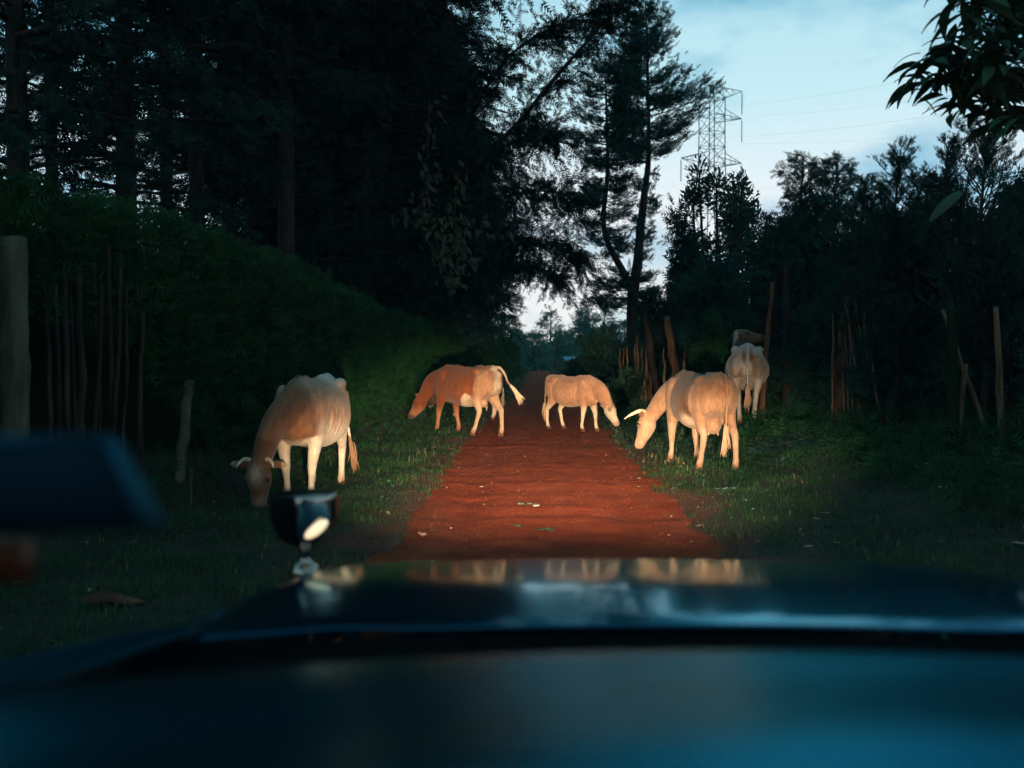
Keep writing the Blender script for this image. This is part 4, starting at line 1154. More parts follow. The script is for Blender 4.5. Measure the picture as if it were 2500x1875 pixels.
# small hut roof far down the road
hut = empty('hut', at(1398, 895, 78), 'small pale-roofed hut far off behind the paling fence', 'hut')
hm = MB(); hm.box((0, 0, -.3), (.62, .9, .75)); hm.build('wall', MATS['bark'], hut)
rb = MB(); rb.add(np.array([(-.75, -1.1, .47), (.75, -1.1, .47), (.75, 0, .80), (-.75, 0, .80), (.75, 1.1, .47), (-.75, 1.1, .47)]), np.array([(0, 1, 2), (0, 2, 3), (3, 2, 4), (3, 4, 5)]))
rb.build('roof', MATS['galvanised_steel'], hut)

# ------------------------------------------------------------------ distance
FT = 'distant trees at the end of the road'
for k, (px, d, ytop, w, lab) in enumerate([
        (1345, 105, 765, 95, 'hazy conifer left of the bend at the end of the road'), (1432, 115, 738, 130, 'tallest hazy tree at the end of the road'), (1475, 100, 762, 100, 'hazy rounded tree right of the tallest distant tree'),
        (1385, 125, 800, 110, 'hazy tree in the dip between the distant conifers'), (1525, 95, 790, 130, 'hazy tree partly behind the thicket'), (1300, 92, 815, 70, 'dark distant tree closing the end of the road'),
        (1265, 110, 800, 90, 'distant tree behind the low hedge'), (1318, 120, 838, 80, 'low dark tree where the road disappears'), (1240, 140, 770, 120, 'far tree behind the left row'),
        (1590, 110, 770, 150, 'far tree behind the twin cypress'), (1700, 120, 760, 190, 'far tree behind the split stump'), (1830, 130, 740, 220, 'far tree behind the white cow'), (1980, 130, 730, 240, 'far tree behind the leaning stakes'),
        (2150, 130, 720, 260, 'far tree behind the right shrubs')]):
    x = (px - VPX) / F_PX * d; zt = 1.5 + (HORIZON - ytop) / F_PX * d; g_ = gz(x, d); H = zt - g_
    if k in (0, 2, 4, 5, 8, 10, 12):
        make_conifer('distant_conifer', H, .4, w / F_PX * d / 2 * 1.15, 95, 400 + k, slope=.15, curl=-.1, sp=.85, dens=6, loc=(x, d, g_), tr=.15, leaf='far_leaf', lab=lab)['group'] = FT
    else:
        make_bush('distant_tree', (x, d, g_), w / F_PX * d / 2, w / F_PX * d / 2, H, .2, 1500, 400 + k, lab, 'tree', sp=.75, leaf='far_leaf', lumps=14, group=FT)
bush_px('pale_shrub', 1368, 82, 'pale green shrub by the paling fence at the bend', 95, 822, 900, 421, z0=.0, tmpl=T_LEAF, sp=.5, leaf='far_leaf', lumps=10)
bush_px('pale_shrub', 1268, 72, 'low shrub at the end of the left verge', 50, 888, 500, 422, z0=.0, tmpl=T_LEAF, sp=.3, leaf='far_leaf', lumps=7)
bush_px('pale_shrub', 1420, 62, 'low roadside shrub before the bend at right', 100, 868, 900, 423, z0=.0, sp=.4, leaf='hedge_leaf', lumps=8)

# pylon
DP = 165.0
pc = at(1733, 433, DP); pyl = empty('power_pylon', (pc.x, DP, base_z(DP)), 'steel lattice power pylon against the pale sky', 'pylon')
zb = float(base_z(DP))
def zpx(py): return 1.5 - (py - HORIZON) / F_PX * DP - zb
def bar(mb, a, b, r=.065):
    a, b = np.array(a, float), np.array(b, float)
    d = unit(b - a); s = (0, 0, 1) if abs(d[2]) < .8 else (1, 0, 0)
    mb.add(*tube([a, b], [r, r], side=s, n=4, sub=1))
Zt = [zpx(y) for y in (217, 250, 291, 330, 365, 405, 440, 520, 620, 740)] + [0]
Wd = [.05, 1.5, 1.5, 1.5, 1.52, 1.56, 1.65, 2.1, 2.7, 3.4, 4.6]
lat = MB()
rot = math.radians(24); cr_, sr_ = math.cos(rot), math.sin(rot)
def rp(x, y, z): return (x * cr_ - y * sr_, x * sr_ + y * cr_, z)
for i in range(len(Zt) - 1):
    c0 = [rp(sx * Wd[i], sy * Wd[i], Zt[i]) for sx, sy in ((-1, -1), (1, -1), (1, 1), (-1, 1))]
    c1 = [rp(sx * Wd[i + 1], sy * Wd[i + 1], Zt[i + 1]) for sx, sy in ((-1, -1), (1, -1), (1, 1), (-1, 1))]
    for j in range(4):
        bar(lat, c0[j], c1[j], .085); bar(lat, c0[j], c1[(j + 1) % 4], .05); bar(lat, c0[(j + 1) % 4], c1[j], .05); bar(lat, c1[j], c1[(j + 1) % 4], .05)
lat.build('lattice_tower', MATS['galvanised_steel'], pyl)
tips = []
for (y0, y1, yt, Lr) in [(217, 250, 222, 5.9), (275, 300, 289, 5.9), (380, 410, 397, 5.9)]:
    for s in (-1, 1):
        am = MB(); tip = rp(s * Lr, 0, zpx(yt))
        for sy in (-1, 1):
            w0 = np.interp(zpx(y0), Zt[::-1], Wd[::-1])
            bar(am, rp(s * min(w0, 1.5), sy * min(w0, 1.4), zpx(y0)), tip, .06); bar(am, rp(s * 1.5, sy * 1.4, zpx(y1)), tip, .06)
            for t in (.35, .65):
                a = np.array(rp(s * min(w0, 1.5), sy * min(w0, 1.4), zpx(y0))) * (1 - t) + np.array(tip) * t; b = np.array(rp(s * 1.5, sy * 1.4, zpx(y1))) * (1 - t) + np.array(tip) * t
                bar(am, a, b, .04)
        am.build('crossarm', MATS['galvanised_steel'], pyl)
        ins = MB(); tp = np.array(tip)
        zt0 = tp[2] - .3; m = 13
        prof_ = []
        for q in range(m): prof_ += [(zt0 - q * .28, .05), (zt0 - q * .28 - .07, .17), (zt0 - q * .28 - .14, .05)]
        ins.add(*tube([(tp[0], tp[1], z) for z, r in prof_], [r for z, r in prof_], side=(1, 0, 0), n=6, sub=1))
        ins.build('insulator', MATS['galvanised_steel'], pyl)
        tips.append((tp + np.array([0, 0, -4.1]), s))
for k, (tp, s) in enumerate(tips):
    P0 = np.array(pyl.location) + tp
    dirv = np.array(rp(0, 1, 0))
    wm = MB()
    for sg in (-1, 1):
        P = [P0 + dirv * sg * t * 190 + np.array([0, 0, -9 * 4 * (t) * (1 - t) + (6 if sg > 0 else -2) * t]) for t in np.linspace(0, 1, 12)]
        wm.add(*tube(P, np.full(12, .006), side=(0, 0, 1), n=4, sub=2))
    o = wm.build('power_line', MATS['galvanised_steel'], None, loc=None)
    tag(o, 'thin power line strung from the %s crossarm on the %s side of the pylon' % (['top', 'middle', 'bottom'][k // 2], 'left' if s < 0 else 'right'), 'power line', 'power lines')

# ------------------------------------------------------------------ grass, herbs and litter
def grass_patch(n, ylo, yhi, seed, hgt, wid, ypow=1.0):
    rng = np.random.RandomState(seed)
    y = ylo + (yhi - ylo) * rng.rand(n) ** ypow
    left = rng.rand(n) < .48
    off = rng.rand(n) ** .85 * np.where(left, 4.2, 4.8) - .22
    x = np.where(left, road_l(y) - off, road_r(y) + off)
    p = np.column_stack([x, y])
    dn = nz(p, 1.3, 71) * .55 + nz(p, 4.5, 72) * .5
    keep = (dn + rng.rand(n) * 1.1 + np.clip(off, -.2, 1) * .6) > .20
    x, y, off, dn = x[keep], y[keep], off[keep], dn[keep]
    m = len(x)
    z = ground_z(x, y)
    h = hgt * .78 * rng.uniform(.45, 1.25, m) * (.70 + .75 * np.clip(dn, -.5, 1.3)) * (1 + .7 * np.clip(nz(np.column_stack([x, y]), 2.4, 77), -.6, 1.3)) * (.7 + .5 * sm(.0, .35, off))
    tall = rng.rand(m) < .05
    h = np.where(tall, h * 1.7, h)
    a = rng.uniform(0, 6.283, m); ln = rng.uniform(.45, 1.5, m)
    dx, dy = np.cos(a), np.sin(a)
    w = wid * rng.uniform(.6, 1.3, m)
    b0 = np.column_stack([x - dy * w, y + dx * w, z - .01]); b1 = np.column_stack([x + dy * w, y - dx * w, z - .01])
    mid = np.column_stack([x + dx * h * ln * .35, y + dy * h * ln * .35, z + h * .62])
    sv = np.column_stack([-dy * w * .7, dx * w * .7, 0 * w])
    tip = np.column_stack([x + dx * h * ln, y + dy * h * ln, z + h * (1.10 - .42 * ln)])
    V = np.stack([b0, b1, mid + sv, mid - sv, tip], 1).reshape(-1, 3)
    F = (np.array([(0, 1, 3), (0, 3, 2), (2, 3, 4)])[None] + (np.arange(m) * 5)[:, None, None]).reshape(-1, 3)
    return V, F
gm = MB()
gm.add(*grass_patch(108000, 3.2, 13, 1, .085, .0032))
gm.add(*grass_patch(60000, 12, 24, 2, .095, .0046))
gm.add(*grass_patch(24000, 23, 44, 3, .13, .012))
gm.add(*grass_patch(9000, 43, 76, 4, .16, .026))
tag(gm.build('grass', MATS['grass']), 'short green grass on both road verges', 'grass', kind='stuff')

dm = MB()
dm.add(*grass_patch(3500, 3.2, 14, 21, .10, .0035)); dm.add(*grass_patch(2800, 12, 30, 22, .12, .006))
mat('dry_grass', (.10, .075, .035), .85, (.17, .125, .06), 3, spec=.1)
tag(dm.build('dry_grass', MATS['dry_grass']), 'dead straw-coloured blades mixed into the verge grass', 'grass', kind='stuff')

# weeds and low undergrowth on the banks (uncountable)
rng = np.random.RandomState(17)
n = 15000
y = 6 + 26 * rng.rand(n) ** 1.1; x = road_r(y) + 1.5 + rng.rand(n) ** .8 * 3.8
p = np.column_stack([x, y]); k = (nz(p, 1.0, 91) + .35 * (x - road_r(y) - 2.5)) > .10
x, y = x[k], y[k]
hgt = np.clip(.08 + .11 * (x - road_r(y) - 1.5), .05, .42) * rng.rand(len(x)) * (1 + .5 * nz(np.column_stack([x, y]), 1.4, 93))
P = np.column_stack([x, y, ground_z(x, y) + np.abs(hgt)])
V, F = scatter(*T_SM, P, rng.normal(size=(len(P), 3)) * .7 + np.array([-.2, -.3, .5]), rng.uniform(.10, .24, len(P)), rng)
um = MB().add(V, F)
n = 1500
y = 5 + 26 * rng.rand(n); x = hedge_x(y) + .75 - rng.rand(n) ** .8 * 1.1
hgt = .03 + .12 * rng.rand(n)
V, F = scatter(*T_SM, np.column_stack([x, y, ground_z(x, y) + hgt]), rng.normal(size=(n, 3)) * .7 + np.array([.2, -.3, .5]), rng.uniform(.08, .18, n), rng)
um.add(V, F)
tag(um.build('undergrowth', MATS['hedge_leaf']), 'dark weeds and low undergrowth on the banks', 'undergrowth', kind='stuff')

def herb(loc, n, r, seed, lab, size=.06, m='broad_leaf'):
    rng = np.random.RandomState(seed)
    root = empty('leafy_herb', (loc[0], loc[1], gz(loc[0], loc[1])), lab, 'plant')
    a = rng.uniform(0, 6.283, n); q = r * np.sqrt(rng.rand(n)); h = .05 + .16 * rng.rand(n) * (1.1 - q / r)
    P = np.column_stack([q * np.cos(a), q * np.sin(a), h])
    P[:, 2] += ground_z(P[:, 0] + loc[0], P[:, 1] + loc[1]) - root.location[2]
    V, F = scatter(*T_LEAF, P, np.column_stack([np.cos(a), np.sin(a), rng.uniform(-.3, .5, n)]), size * rng.uniform(.6, 1.4, n), rng, up=(0, -.4, 1))
    link('foliage', mesh_tri('foliage', V, F), MATS[m], root)
    sb = MB()
    for i in range(0, n, 3): sb.add(*tube([(P[i, 0] * .6, P[i, 1] * .6, -.05), P[i]], [.003, .002], side=(1, 0, 0), n=3, sub=1))
    sb.build('stem', MATS['green_leaf'], root)
    return root
herb((at(1900, 1090, 13.2).x, 13.2), 150, .40, 41, 'clump of light green round leaves right of the cream cow', .085)
herb((at(1985, 1070, 13.8).x, 13.8), 150, .45, 42, 'second leafy clump further right on the bank', .085)
herb((at(1910, 1120, 12.0).x, 12.0), 70, .28, 43, 'low patch of small leaves below the light green clump', .06)
herb((at(2060, 1110, 12.5).x, 12.5), 80, .35, 44, 'low leafy patch at the foot of the leaning stakes', .07)

def flat_thing(name, px, py, lab, cat, m, size, seed, n=1, group=None, up=.012, curl=.3):
    rng = np.random.RandomState(seed)
    d = 1.5 * F_PX / (py - HORIZON)
    for _ in range(3):
        x = (px - VPX) / F_PX * d; onroad = road_l(d) < x < road_r(d)
        g_ = .006 if onroad else gz(x, d) + .02
        d = (1.5 - g_) * F_PX / (py - HORIZON)
    x = (px - VPX) / F_PX * d
    root = empty(name, (x, d, g_), lab, cat, group)
    for i in range(n):
        TV, TF = T_BIG
        V = TV.copy(); V[:, 1] *= 2.0; V[:, 2] = curl * rng.uniform(.3, 1.2) * (V[:, 0] - .5) ** 2 + .35 * np.abs(V[:, 1]) * rng.uniform(.2, 1)
        a = rng.uniform(0, 6.283); tl = rng.uniform(-.1, .35) if n > 1 else 0.05
        R_ = np.array(Matrix.Rotation(a, 3, 'Z') @ Matrix.Rotation(-tl, 3, 'Y'))
        V = (V * size * rng.uniform(.7, 1.15)) @ R_.T
        V[:, 2] += up - min(V[:, 2].min(), 0) * .6
        V += np.array([rng.normal() * size * .6 * (n > 1), rng.normal() * size * .3 * (n > 1), 0])
        mm = m if isinstance(m, str) else m[i % len(m)]
        link('leaf', mesh_tri('leaf', V, TF, True), MATS[mm], root)
    return root
flat_thing('fallen_twig', 1290, 1236, 'fallen twig with green and pale leaves in the middle of the road', 'fallen leaves', ['green_leaf', 'pale_leaf', 'green_leaf', 'green_leaf', 'pale_leaf'], .11, 1, 8)
flat_thing('fallen_twig', 1338, 1299, 'small cluster of green leaves on the road nearest the bonnet', 'fallen leaves', ['green_leaf'], .09, 2, 6)
flat_thing('fallen_leaf', 1268, 1293, 'single small green leaf left of the nearest leaf cluster', 'fallen leaves', 'green_leaf', .08, 3, 2)
GL = 'dry leaves and scraps along the road'
for k, (px, py, lab, m, s_) in enumerate([
        (1562, 1173, 'pale leaf lying on the right half of the road', 'pale_leaf', .11), (1566, 1193, 'thin pale scrap below the pale leaf on the road', 'pale_leaf', .08),
        (1172, 1195, 'pale sliver on the left half of the road', 'pale_leaf', .10), (1655, 1227, 'dry tan leaf at the right road edge', 'dry_leaf', .12),
        (1705, 1297, 'dry leaf at the right road edge close to the bonnet', 'dry_leaf', .12), (1748, 1318, 'small dry leaf where the road meets the right grass', 'dry_leaf', .07),
        (1064, 1095, 'upright reddish leaf in the left grass in front of the red-brown cow', 'dry_leaf', .17), (1945, 1230, 'red dry leaf on the right verge', 'dry_leaf', .11),
        (2030, 1262, 'long brown leaf on the right verge', 'dry_leaf', .16), (1985, 1275, 'brown leaf left of the long brown leaf', 'dry_leaf', .13), (2310, 1200, 'pale narrow leaf in dark grass at right', 'pale_leaf', .12),
        (2035, 1335, 'pale brown leaf close to the bonnet at right', 'dry_leaf', .09), (2465, 1335, 'large brown leaf at the right edge', 'dry_leaf', .16), (2250, 1140, 'small pale leaf at the foot of the shrubs', 'pale_leaf', .09),
        (1985, 1345, 'dark brown leaf just above the bonnet at right', 'dry_leaf', .12), (1620, 1085, 'brown leaf beneath the cream cow', 'dry_leaf', .16)]):
    flat_thing('fallen_leaf', px, py, lab, 'fallen leaf', m, s_, 50 + k, 1, GL, up=.03 if not (1000 < px < 1700) else .012, curl=.5)
lt = flat_thing('litter', 1775, 1206, 'crumpled white and blue scrap of litter in the right grass', 'litter', 'litter_mat', .10, 90, 3, None, up=.05)
branch = MB(); b0 = at(240, 1508, 5.6); b0.z = gz(b0.x, b0.y)
branch.add(*tube([(-.13, 0, .02), (0, .03, .05), (.12, .02, .03), (.22, .05, .02)], [.03, .04, .03, .008], side=(0, 0, 1), n=7, sub=4))
o = branch.build('fallen_branch', MATS['bark_warm'], None, True, loc=b0); tag(o, 'short broken branch in the dark grass at lower left', 'branch')
# stones
rng = np.random.RandomState(77)
def stone(px, py, s_, lab, group=None):
    d = 1.5 * F_PX / (py - HORIZON); x = (px - VPX) / F_PX * d
    V, F = ellipsoid((0, 0, 0), (s_, s_ * .75, s_ * .5), 10, 7)
    V = V * (1 + .18 * nz(V / s_, 1.2, int(px))[:, None])
    o = link('stone', mesh_tri('stone', V, F, True), MATS['stone_mat'], None, (x, d, max(gz(x, d), -.01) + s_ * .3)); o.rotation_euler = (0, 0, px * 1.3)
    tag(o, lab, 'stone', group)
stone(1032, 1307, .030, 'largest pale stone at the left road edge near the bonnet')
for px, py, s_ in [(1022, 1302, .014), (1054, 1372, .018), (1030, 1378, .014), (1066, 1378, .012), (1120, 1142, .018), (1266, 1197, .010), (1267, 1201, .008), (1200, 1180, .012), (1250, 1160, .012), (1640, 1260, .015), (1705, 1240, .014), (1690, 1322, .014),
                   (1100, 1290, .014), (1090, 1190, .012), (1480, 1110, .014), (1405, 1088, .012), (1345, 1140, .010), (1190, 1110, .012)]:
    stone(px, py, s_, 'tiny stone lying loose on the red dirt road', 'tiny stones on the road')

rng = np.random.RandomState(91); n = 1000
y = 3.5 + 22 * rng.rand(n) ** 1.3; ed = rng.rand(n) ** .6; sd = rng.choice([-1, 1], n)
xc, hw = (road_l(y) + road_r(y)) / 2, (road_r(y) - road_l(y)) / 2
x = xc + sd * ed * hw * 1.04
V, F = ellipsoid((0, 0, 0), (1, .75, .55), 5, 3)
GV, GF = scatter(V, F, np.column_stack([x, y, base_z(y) + .004 - .02 * (ed > .9)]), rng.normal(size=(n, 3)) * np.array([1, 1, .2]), rng.uniform(.003, .010, n) * np.where(rng.rand(n) < .06, 1.9, 1), rng, up=(0, 0, 1))
mat('gravel_mat', (.13, .030, .012), .9, (.22, .075, .038), 3)
tag(link('gravel', mesh_tri('gravel', GV, GF), MATS['gravel_mat']), 'loose grit and clods scattered over the dirt road', 'gravel', kind='stuff')
n = 220; y = 4 + 16 * rng.rand(n); left = rng.rand(n) < .45; off = rng.rand(n) * 3.6
x = np.where(left, road_l(y) - off, road_r(y) + off)
LV, LF = scatter(*T_LEAF, np.column_stack([x, y, ground_z(x, y) + rng.uniform(.01, .05, n)]), rng.normal(size=(n, 3)) * np.array([1, 1, .35]), rng.uniform(.03, .085, n), rng, up=(0, 0, 1))
tag(link('leaf_litter', mesh_tri('leaf_litter', LV, LF), MATS['dry_leaf']), 'small dead leaves strewn through the verge grass', 'leaf litter', kind='stuff')

# ------------------------------------------------------------------ the car the picture is taken from
CX = .25
car = empty('car', (CX, 0, 0), 'dark car seen from inside: bonnet, fender lamp and dashboard', 'car')
co_ = np.array([CX, 0, 0])
def sheet(name, X, Y, Z, m, thick=.0):
    ny, nx = X.shape
    V = np.column_stack([X.ravel() - CX, Y.ravel(), Z.ravel()])
    i = (np.arange(ny - 1)[:, None] * nx + np.arange(nx - 1)[None]).ravel()
    F = np.vstack([np.column_stack([i, i + 1, i + nx + 1]), np.column_stack([i, i + nx + 1, i + nx])])
    me = mesh_tri(name, V, F, True)
    o = link(name, me, m, car)
    if thick:
        s = o.modifiers.new('thick', 'SOLIDIFY'); s.thickness = thick; s.offset = -1
    return o
BD = [1.46, 1.52, 1.58, 1.64, 1.70, 1.76, 1.85, 2.0, 2.2, 2.36, 2.44, 2.52, 2.58, 2.61, 2.62]
BZ = [1.0960, 1.0955, 1.0920, 1.0878, 1.0832, 1.0783, 1.0692, 1.0505, 1.0245, 1.0030, .990, .966, .928, .86, .78]
u = np.linspace(0, 1, 61); dd = np.interp(np.linspace(0, 1, 90), np.linspace(0, 1, len(BD)), BD)
dd = catmull(np.column_stack([BD, BZ]), 7)
Xg, Dg = np.meshgrid(-.55 + u * 1.60, dd[:, 0]); Zg = np.repeat(dd[:, 1:2], len(u), 1)
q = (Xg - CX) / .80
Dg = Dg - .10 * q ** 2 * sm(1.9, 2.6, Dg) - .06 * q ** 2 * (1 - sm(1.4, 1.9, Dg))
Zg = Zg - .010 * q ** 2 - .035 * sm(.86, 1.0, np.abs(q)) ** 2 + .005 * np.exp(-((np.abs(q) - .66) / .10) ** 2)
sheet('bonnet', Xg, Dg, Zg, MATS['car_paint'], .006)
for s, xin, xout in ((-1, -.553, -.60), (1, 1.053, 1.10)):
    FD = np.array([.88, 1.04, 1.2, 1.4, 1.6, 1.8, 2.0, 2.2, 2.35, 2.42, 2.47, 2.49]); FZ = np.array([1.175, 1.158, 1.135, 1.110, 1.088, 1.066, 1.040, 1.008, .975, .945, .89, .78])
    fc = catmull(np.column_stack([FD, FZ]), 5); a = np.linspace(0, 1, 14)
    px_ = xin + (xout - xin) * (np.minimum(a / .7, 1) ** .9); dz = -.012 * sm(0, .6, a) - .30 * np.clip((a - .62) / .38, 0, 1) ** 1.6
    Xf = np.repeat(px_[None], len(fc), 0); Df = np.repeat(fc[:, :1], 14, 1); Zf = fc[:, 1:2] - .042 + dz[None]
    sheet('fender', Xf if s < 0 else Xf, Df, Zf, MATS['car_paint'], .004)
for s, x0, x1 in ((-1, -.62, -.475), (1, 1.12, .975)):
    CDs = np.array([1.475, 1.40, 1.30, 1.15, 1.0, .90, .80]); CZs = np.array([1.080, 1.095, 1.115, 1.141, 1.166, 1.180, 1.188])
    ca_ = np.linspace(0, 1, 9)
    sheet('fender', np.repeat((x0 + (x1 - x0) * ca_)[None], 7, 0), np.repeat(CDs[:, None], 9, 1), CZs[:, None] - .012 * (1 - ca_[None]) ** 3 * np.ones((7, 1)), MATS['dark_plastic'], .004)
# cowl, windscreen, dashboard
def ybase(x): return 1.03 - .27 * (x - CX) ** 2
xx = np.linspace(-.50, 1.0, 40)
rows = [(lambda x: ybase(x) + .02, 1.165), (lambda x: ybase(x) + .12, 1.100), (lambda x: 1.36 - .134 * (x - CX) ** 2, 1.050), (lambda x: 1.425 - .094 * (x - CX) ** 2, 1.050), (lambda x: 1.432 - .094 * (x - CX) ** 2, 1.088)]
sheet('cowl', np.array([xx] * 5), np.array([r[0](xx) for r in rows]), np.array([np.full(40, r[1]) for r in rows]), MATS['black_rubber'], .01)
t = np.linspace(0, 1, 24)
prof = catmull(np.array([(0, 1.180), (.06, 1.194), (.16, 1.2060), (.28, 1.222), (.42, 1.238), (.52, 1.234), (.60, 1.20), (.63, 1.12), (.64, .95)]), 6)
Xd = np.repeat(xx[None], len(prof), 0); Yd = ybase(Xd) - prof[:, :1]; Zd = np.repeat(prof[:, 1:2], 40, 1)
Zd = Zd + .014 * np.exp(-((Xd - .38) / .30) ** 2) * np.exp(-((prof[:, :1] - .44) / .16) ** 2) - .012 * sm(.10, -.25, Xd) * sm(.12, .3, prof[:, :1])
sheet('dashboard', Xd, Yd, Zd, MATS['dash_plastic'], .01)
xv = np.linspace(.03, .78, 30)
rows = [.085, .092, .132, .140]; hz_ = [.003, .008, .008, .003]
sheet('defroster_vent', np.array([xv] * 4), np.array([ybase(xv) - r for r in rows]), np.array([np.interp(r, prof[:, 0], prof[:, 1]) + h_ + 0 * xv for r, h_ in zip(rows, hz_)]), MATS['black_rubber'])
gl = bpy.data.materials.new('windscreen_glass'); gl.use_nodes = True
N, Lk = gl.node_tree.nodes, gl.node_tree.links
N.remove(N['Principled BSDF'])
tr = N.new('ShaderNodeBsdfTransparent'); tr.inputs[0].default_value = (.93, .96, .96, 1)
gs = N.new('ShaderNodeBsdfGlossy'); gs.inputs['Roughness'].default_value = .02
fr = N.new('ShaderNodeFresnel'); fr.inputs['IOR'].default_value = 1.14
ms = N.new('ShaderNodeMixShader'); Lk.new(fr.outputs[0], ms.inputs[0]); Lk.new(tr.outputs[0], ms.inputs[1]); Lk.new(gs.outputs[0], ms.inputs[2]); Lk.new(ms.outputs[0], N['Material Output'].inputs[0])
tt_ = np.linspace(0, 1, 8)[:, None]
Xw = CX + (xx[None] - CX) * (1 - .14 * tt_); Yw = (ybase(xx)[None] + .012) * (1 - tt_) + (.30 - .10 * (xx[None] - CX) ** 2) * tt_; Zw = 1.180 * (1 - tt_) + 1.93 * tt_ + 0 * Xw + .012 * np.sin(math.pi * tt_)
sheet('windscreen', Xw, Yw, Zw, gl)
rub = MB(); Pp = np.column_stack([xx - CX, ybase(xx) + .02, np.full(40, 1.178)]); rub.add(*tube(Pp[::3], np.full(14, .011), side=(0, 0, 1), n=6, sub=2)); rub.build('windscreen_seal', MATS['black_rubber'], car, True)
for (x0, y0, x1, y1) in ((.12, 1.20, -.40, 1.06), (.78, 1.20, .22, 1.09)):
    wp = MB(); wp.add(*tube([(x0 - CX, y0, 1.115), ((x0 + x1) / 2 - CX, (y0 + y1) / 2 + .03, 1.142), (x1 - CX, y1, 1.152)], [.008, .007, .005], side=(0, 0, 1), n=5, sub=4)); wp.build('wiper', MATS['black_rubber'], car, True)
for s in (-1, 1):
    pl = MB(); pl.add(*tube([(s * .80, .82, 1.10), (s * .76, .60, 1.42), (s * .70, .28, 1.90), (s * .69, -.2, 2.0)], [.04, .035, .035, .04], side=(1, 0, 0), n=8, sub=4)); pl.build('windscreen_pillar', MATS['dark_plastic'], car, True)
    dr = MB(); dr.box((s * .83, -.15, .80), (.03, .98, .34)); dr.build('door', MATS['car_paint'], car)
    for yy, zz in ((1.75, .36), (-1.15, .36)):
        wh = MB(); wh.add(*tube([(s * .62, yy, zz), (s * .70, yy, zz), (s * .80, yy, zz), (s * .82, yy, zz)], [.33, .36, .36, .30], side=(0, 1, 0), n=24, sub=1)); wo = wh.build('wheel', MATS['tyre_rubber'], car, True)
rf = MB(); rf.box((0, -.62, 2.0), (.72, .92, .03)); rf.build('roof', MATS['roof_lining'], car)
bk = MB(); bk.box((0, -1.62, 1.25), (.78, .05, .72)); bk.build('tailgate', MATS['roof_lining'], car)
fl = MB(); fl.box((0, .0, .42), (.78, 1.55, .03)); fl.build('floor_pan', MATS['roof_lining'], car)
gr = MB(); gr.box((0, 2.52, .66), (.72, .03, .16)); gr.build('grille', MATS['dark_plastic'], car)
bm_ = MB(); bm_.box((0, 2.66, .48), (.80, .05, .07)); bm_.build('bumper', MATS['chrome'], car)
# mirror housing hanging at the left, close to the lens
mh = MB()
fr_ = [(-260, 1085), (235, 1075), (345, 1285), (-260, 1300)]; bk_ = [(-260, 1062), (280, 1060), (412, 1293), (-260, 1318)]
V = [np.array(at(px, py, .66)) - co_ for px, py in fr_] + [np.array(at(px, py, .715)) - co_ for px, py in bk_]
mh.add(V, [(0, 1, 2), (0, 2, 3), (4, 6, 5), (4, 7, 6), (0, 4, 5), (0, 5, 1), (1, 5, 6), (1, 6, 2), (2, 6, 7), (2, 7, 3), (3, 7, 4), (3, 4, 0)])
o = mh.build('mirror_housing', MATS['dark_plastic'], car)
bv = o.modifiers.new('bevel', 'BEVEL'); bv.width = .004; bv.segments = 3
arm = MB(); a = np.array(at(-200, 1180, .70)) - co_; arm.add(*tube([a, a + np.array([-.10, .0, -.02]), np.array([-.755, .62, 1.40])], [.008, .008, .008], side=(0, 0, 1), n=6, sub=3)); arm.build('mirror_arm', MATS['dark_plastic'], car, True)
am = MB(); a = np.array(at(-15, 1375, .78)) - co_; am.box(a, (.022, .008, .016)); am.build('marker_lens', MATS['amber_plastic'], car)
# fender lamp: chrome cup on a stem, dark shade over its left half, warm glint painted as a glowing ellipsoid
fx, fy = at(741, 1205, 2.40).x - CX, 2.40
cup = MB(); cz = [(1.156, .074), (1.150, .0775), (1.12, .078), (1.088, .074), (1.062, .062), (1.042, .044), (1.026, .026), (1.010, .014), (.99, .013), (.975, .030), (.962, .034)]
cup.add(*tube([(fx, fy, z) for z, r in cz], [r for z, r in cz], side=(1, 0, 0), n=28, sub=3)); cp = cup.build('fender_lamp', MATS['chrome'], car, True)
sh = MB()
Vs, Fs = [], []
for i, (z, r) in enumerate([(1.157, .080), (1.12, .082), (1.088, .079), (1.060, .066), (1.038, .045)]):
    for a in np.linspace(math.radians(176), math.radians(266), 12):
        Vs.append((fx + math.cos(a) * r, fy + math.sin(a) * r, z))
for i in range(4):
    for j in range(11):
        q_ = i * 12 + j; Fs += [(q_, q_ + 1, q_ + 13), (q_, q_ + 13, q_ + 12)]
sh.add(Vs, Fs); so = sh.build('lamp_shade', MATS['black_rubber'], cp, True)
sd_ = so.modifiers.new('thick', 'SOLIDIFY'); sd_.thickness = .003
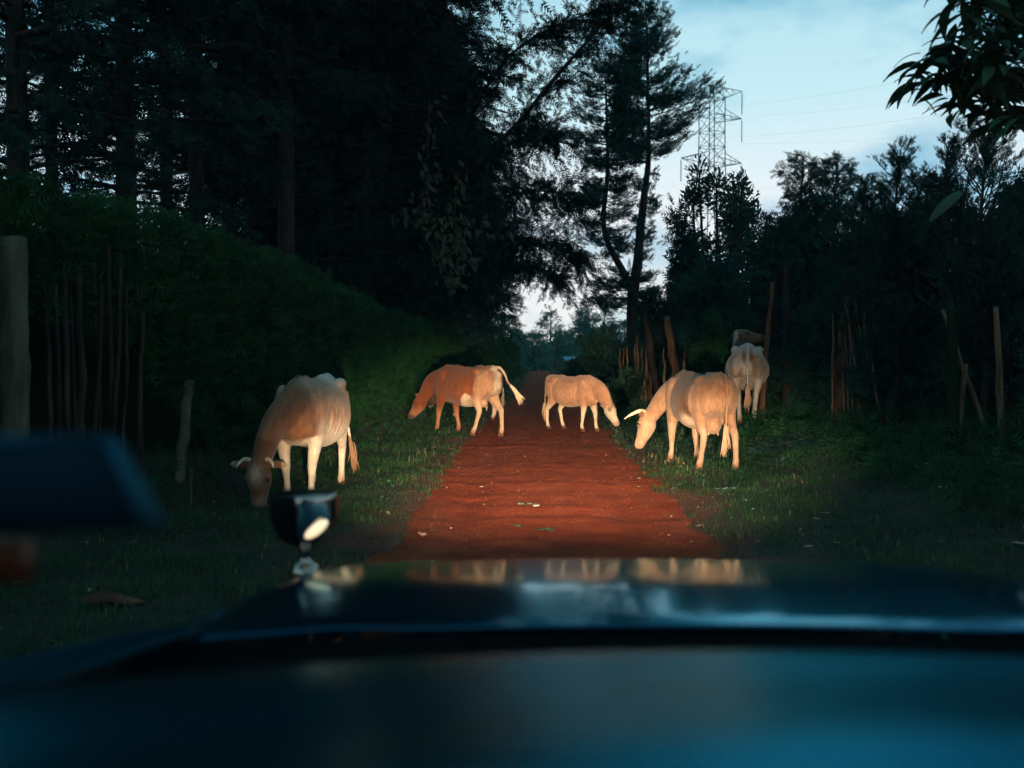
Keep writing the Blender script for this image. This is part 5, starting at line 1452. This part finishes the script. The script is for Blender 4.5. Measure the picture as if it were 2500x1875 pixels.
def glow(name, col, st):
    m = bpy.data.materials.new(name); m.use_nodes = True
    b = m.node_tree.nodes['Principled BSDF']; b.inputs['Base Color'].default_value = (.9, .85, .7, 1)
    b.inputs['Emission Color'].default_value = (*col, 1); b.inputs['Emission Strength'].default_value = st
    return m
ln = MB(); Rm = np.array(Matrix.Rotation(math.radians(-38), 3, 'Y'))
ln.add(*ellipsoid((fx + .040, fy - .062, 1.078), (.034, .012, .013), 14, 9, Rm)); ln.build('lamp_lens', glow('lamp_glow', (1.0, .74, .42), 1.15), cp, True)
# headlights, each with its own lamp
for s in (-1, 1):
    hl = MB(); hl.add(*tube([(s * .62, 2.46, .84), (s * .62, 2.52, .84), (s * .62, 2.56, .84), (s * .62, 2.58, .84)], [.07, .095, .10, .09], side=(1, 0, 0), n=24, sub=2)); h = hl.build('headlight', MATS['chrome'], car, True)
    le = MB(); le.add(*ellipsoid((s * .62, 2.585, .84), (.085, .02, .085), 20, 8)); le.build('lens', glow('headlight_glow', (1.0, .80, .55), 3.0), h, True)
    for nm, ang, sy, pw, dn in (('beam', 39, .37, 14500, 2.7), ('spread', 100, .24, 55, 5.0)):
        ld = bpy.data.lights.new('headlight_' + nm, 'SPOT'); ld.energy = pw; ld.color = (1.0, .70, .43)
        ld.spot_size = math.radians(ang); ld.spot_blend = 1.0; ld.shadow_soft_size = .05
        lo = bpy.data.objects.new('headlight_' + nm, ld); COL.objects.link(lo)
        lo.parent = car; lo.location = (s * .62, 2.64, .84)
        lo.rotation_euler = (math.radians(90 - dn), 0, math.radians(-0.9)); lo.scale = (1, sy, 1)

# ------------------------------------------------------------------ evening haze
hzb = MB(); hzb.box((0, 312, 22), (430, 352, 36))
vm = bpy.data.materials.new('haze_air'); vm.use_nodes = True
N = vm.node_tree.nodes; N.remove(N['Principled BSDF'])
pv = N.new('ShaderNodeVolumePrincipled'); pv.inputs['Color'].default_value = (.35, .82, .95, 1); pv.inputs['Density'].default_value = .00045
vm.cycles.homogeneous_volume = True
vm.cycles.volume_sampling = 'DISTANCE'
vm.node_tree.links.new(pv.outputs[0], N['Material Output'].inputs['Volume'])
tag(hzb.build('haze', vm), 'thin bluish evening haze', 'haze', kind='stuff')
